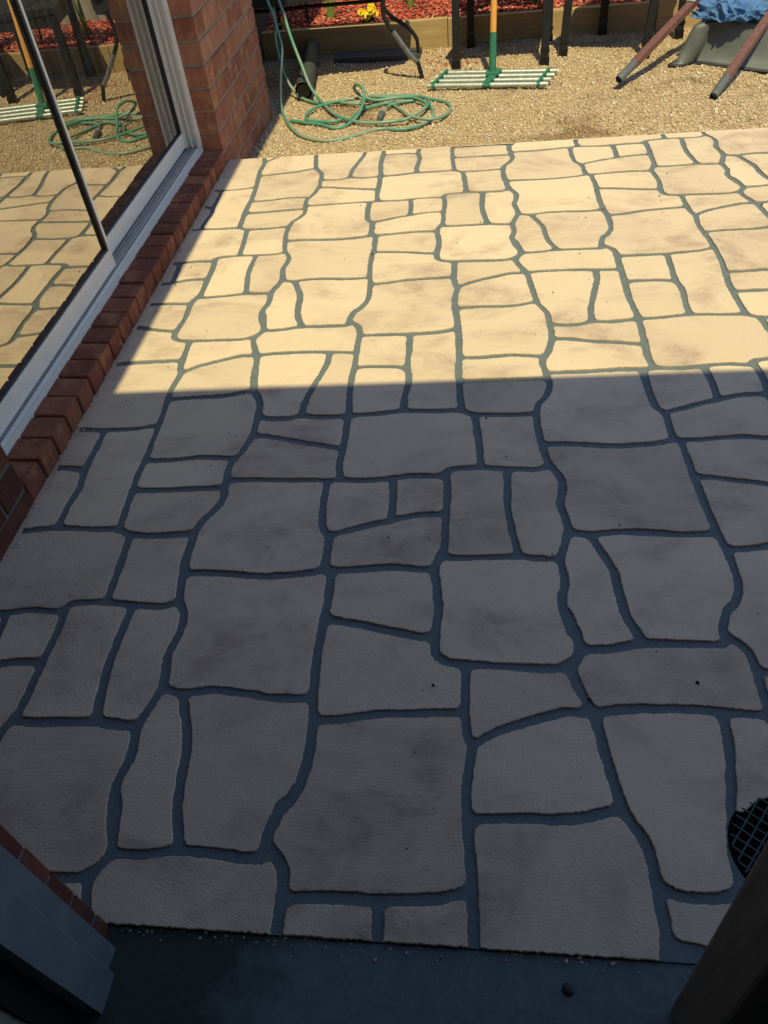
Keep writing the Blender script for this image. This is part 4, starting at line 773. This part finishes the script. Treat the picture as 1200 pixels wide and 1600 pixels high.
for a, b_ in (((1.783, 2.665, -.052), (2.185, 3.10, .158)), ((2.196, 2.445, -.086), (2.535, 2.915, .150))):
    a = Vector(a); d_ = (Vector(b_) - a); L_ = d_.length; d_ = d_ / L_
    hd_ = part('handle', wb, M['maroon'], lambda bm: bar(bm, a + d_ * .125, a + d_ * (L_ + .75), .038, .034, .004))
    part('grip', hd_, M['grip'], lambda bm: (tube(bm, [a, a + d_ * .01, a + d_ * .13, a + d_ * .135], [.0185, .0205, .0205, .019], 16, cap=False), tube(bm, [a + d_ * .013, a + d_ * .05], .0165, 14)))
    q = a + d_ * (L_ - .005) + Vector((0, 0, .022))
    part('bolt_plate', hd_, M['galv'], lambda bm: (bar(bm, q - d_ * .035, q + d_ * .035, .046, .005, .001), tube(bm, [q + d_ * .012, q + d_ * .012 + Vector((0, 0, .028))], .006, 8), tube(bm, [q - d_ * .012, q - d_ * .012 + Vector((0, 0, .018))], .008, 6)))
wc = O_ + ax * .98 + pw * .35 + Vector((0, 0, .30))
part('axle_fork', wb, M['maroon'], lambda bm: [bar(bm, O_ + ax * .70 + pw * (.35 + s * .12) + Vector((0, 0, .205)), wc + pw * s * .07, .03, .02, .002) for s in (-1, 1)])
def tyre(bm):
    for k in range(24):
        pass
    P = [wc + (ax * math.cos(a) + Vector((0, 0, 1)) * math.sin(a)) * .15 for a in [2 * math.pi * k / 28 for k in range(29)]]; tube(bm, P, .04, 10, cap=False)
wh = part('wheel', wb, M['seal'], tyre)
part('rim', wh, M['galv'], lambda bm: tube(bm, [wc - pw * .03, wc + pw * .03], [.115, .115], 24))
from mathutils import noise as mn
def cloth_fn(bm):
    c_ = Vector((2.365, 3.015, .088)); bmesh.ops.create_icosphere(bm, subdivisions=6, radius=1.0)
    for v_ in bm.verts:
        n_ = v_.co.normalized(); th = math.atan2(n_.y, n_.x)
        o1 = mn.noise_vector(n_ * 1.6 + Vector((3.1, .2, 7))) * .55; q = n_ + o1
        f1 = 1 - abs(math.sin(4.2 * q.x + 5.5 * q.y + 2.0 * q.z)); f2 = 1 - abs(math.sin(3.6 * q.y - 4.4 * q.z + 2.5 * q.x + 1.3)); f3 = 1 - abs(mn.noise(q * 2.0)) * 2.0; f4 = 1 - abs(mn.noise(q * 4.2 + Vector((5, 5, 5)))) * 2
        r_ = .76 + .16 * f1 ** 2.2 + .13 * f2 ** 2.2 + .12 * f3 + .035 * f4
        out = 1 + .10 * math.sin(2 * th + .8) + .08 * math.sin(5 * th + 2)
        z_ = n_.z * r_
        # spreads where it rests, slumps on top
        hx = n_.x * r_ * .172 * out; hy = n_.y * r_ * .135 * out
        zz = .10 * max(z_, -.06) if z_ > 0 else .075 * z_ * .10
        lift = .012 * (1 - n_.z * n_.z) * (f3 + .4 * math.sin(9 * th))
        v_.co = c_ + pw * hx + ax * hy + Vector((0, 0, .012 + zz + lift))
    for f_ in bm.faces: f_.smooth = True
cl_ = part('blue_cloth', None, M['cloth'], cloth_fn); tag(cl_, 'crumpled blue cloth lying on the upturned wheelbarrow', 'cloth')
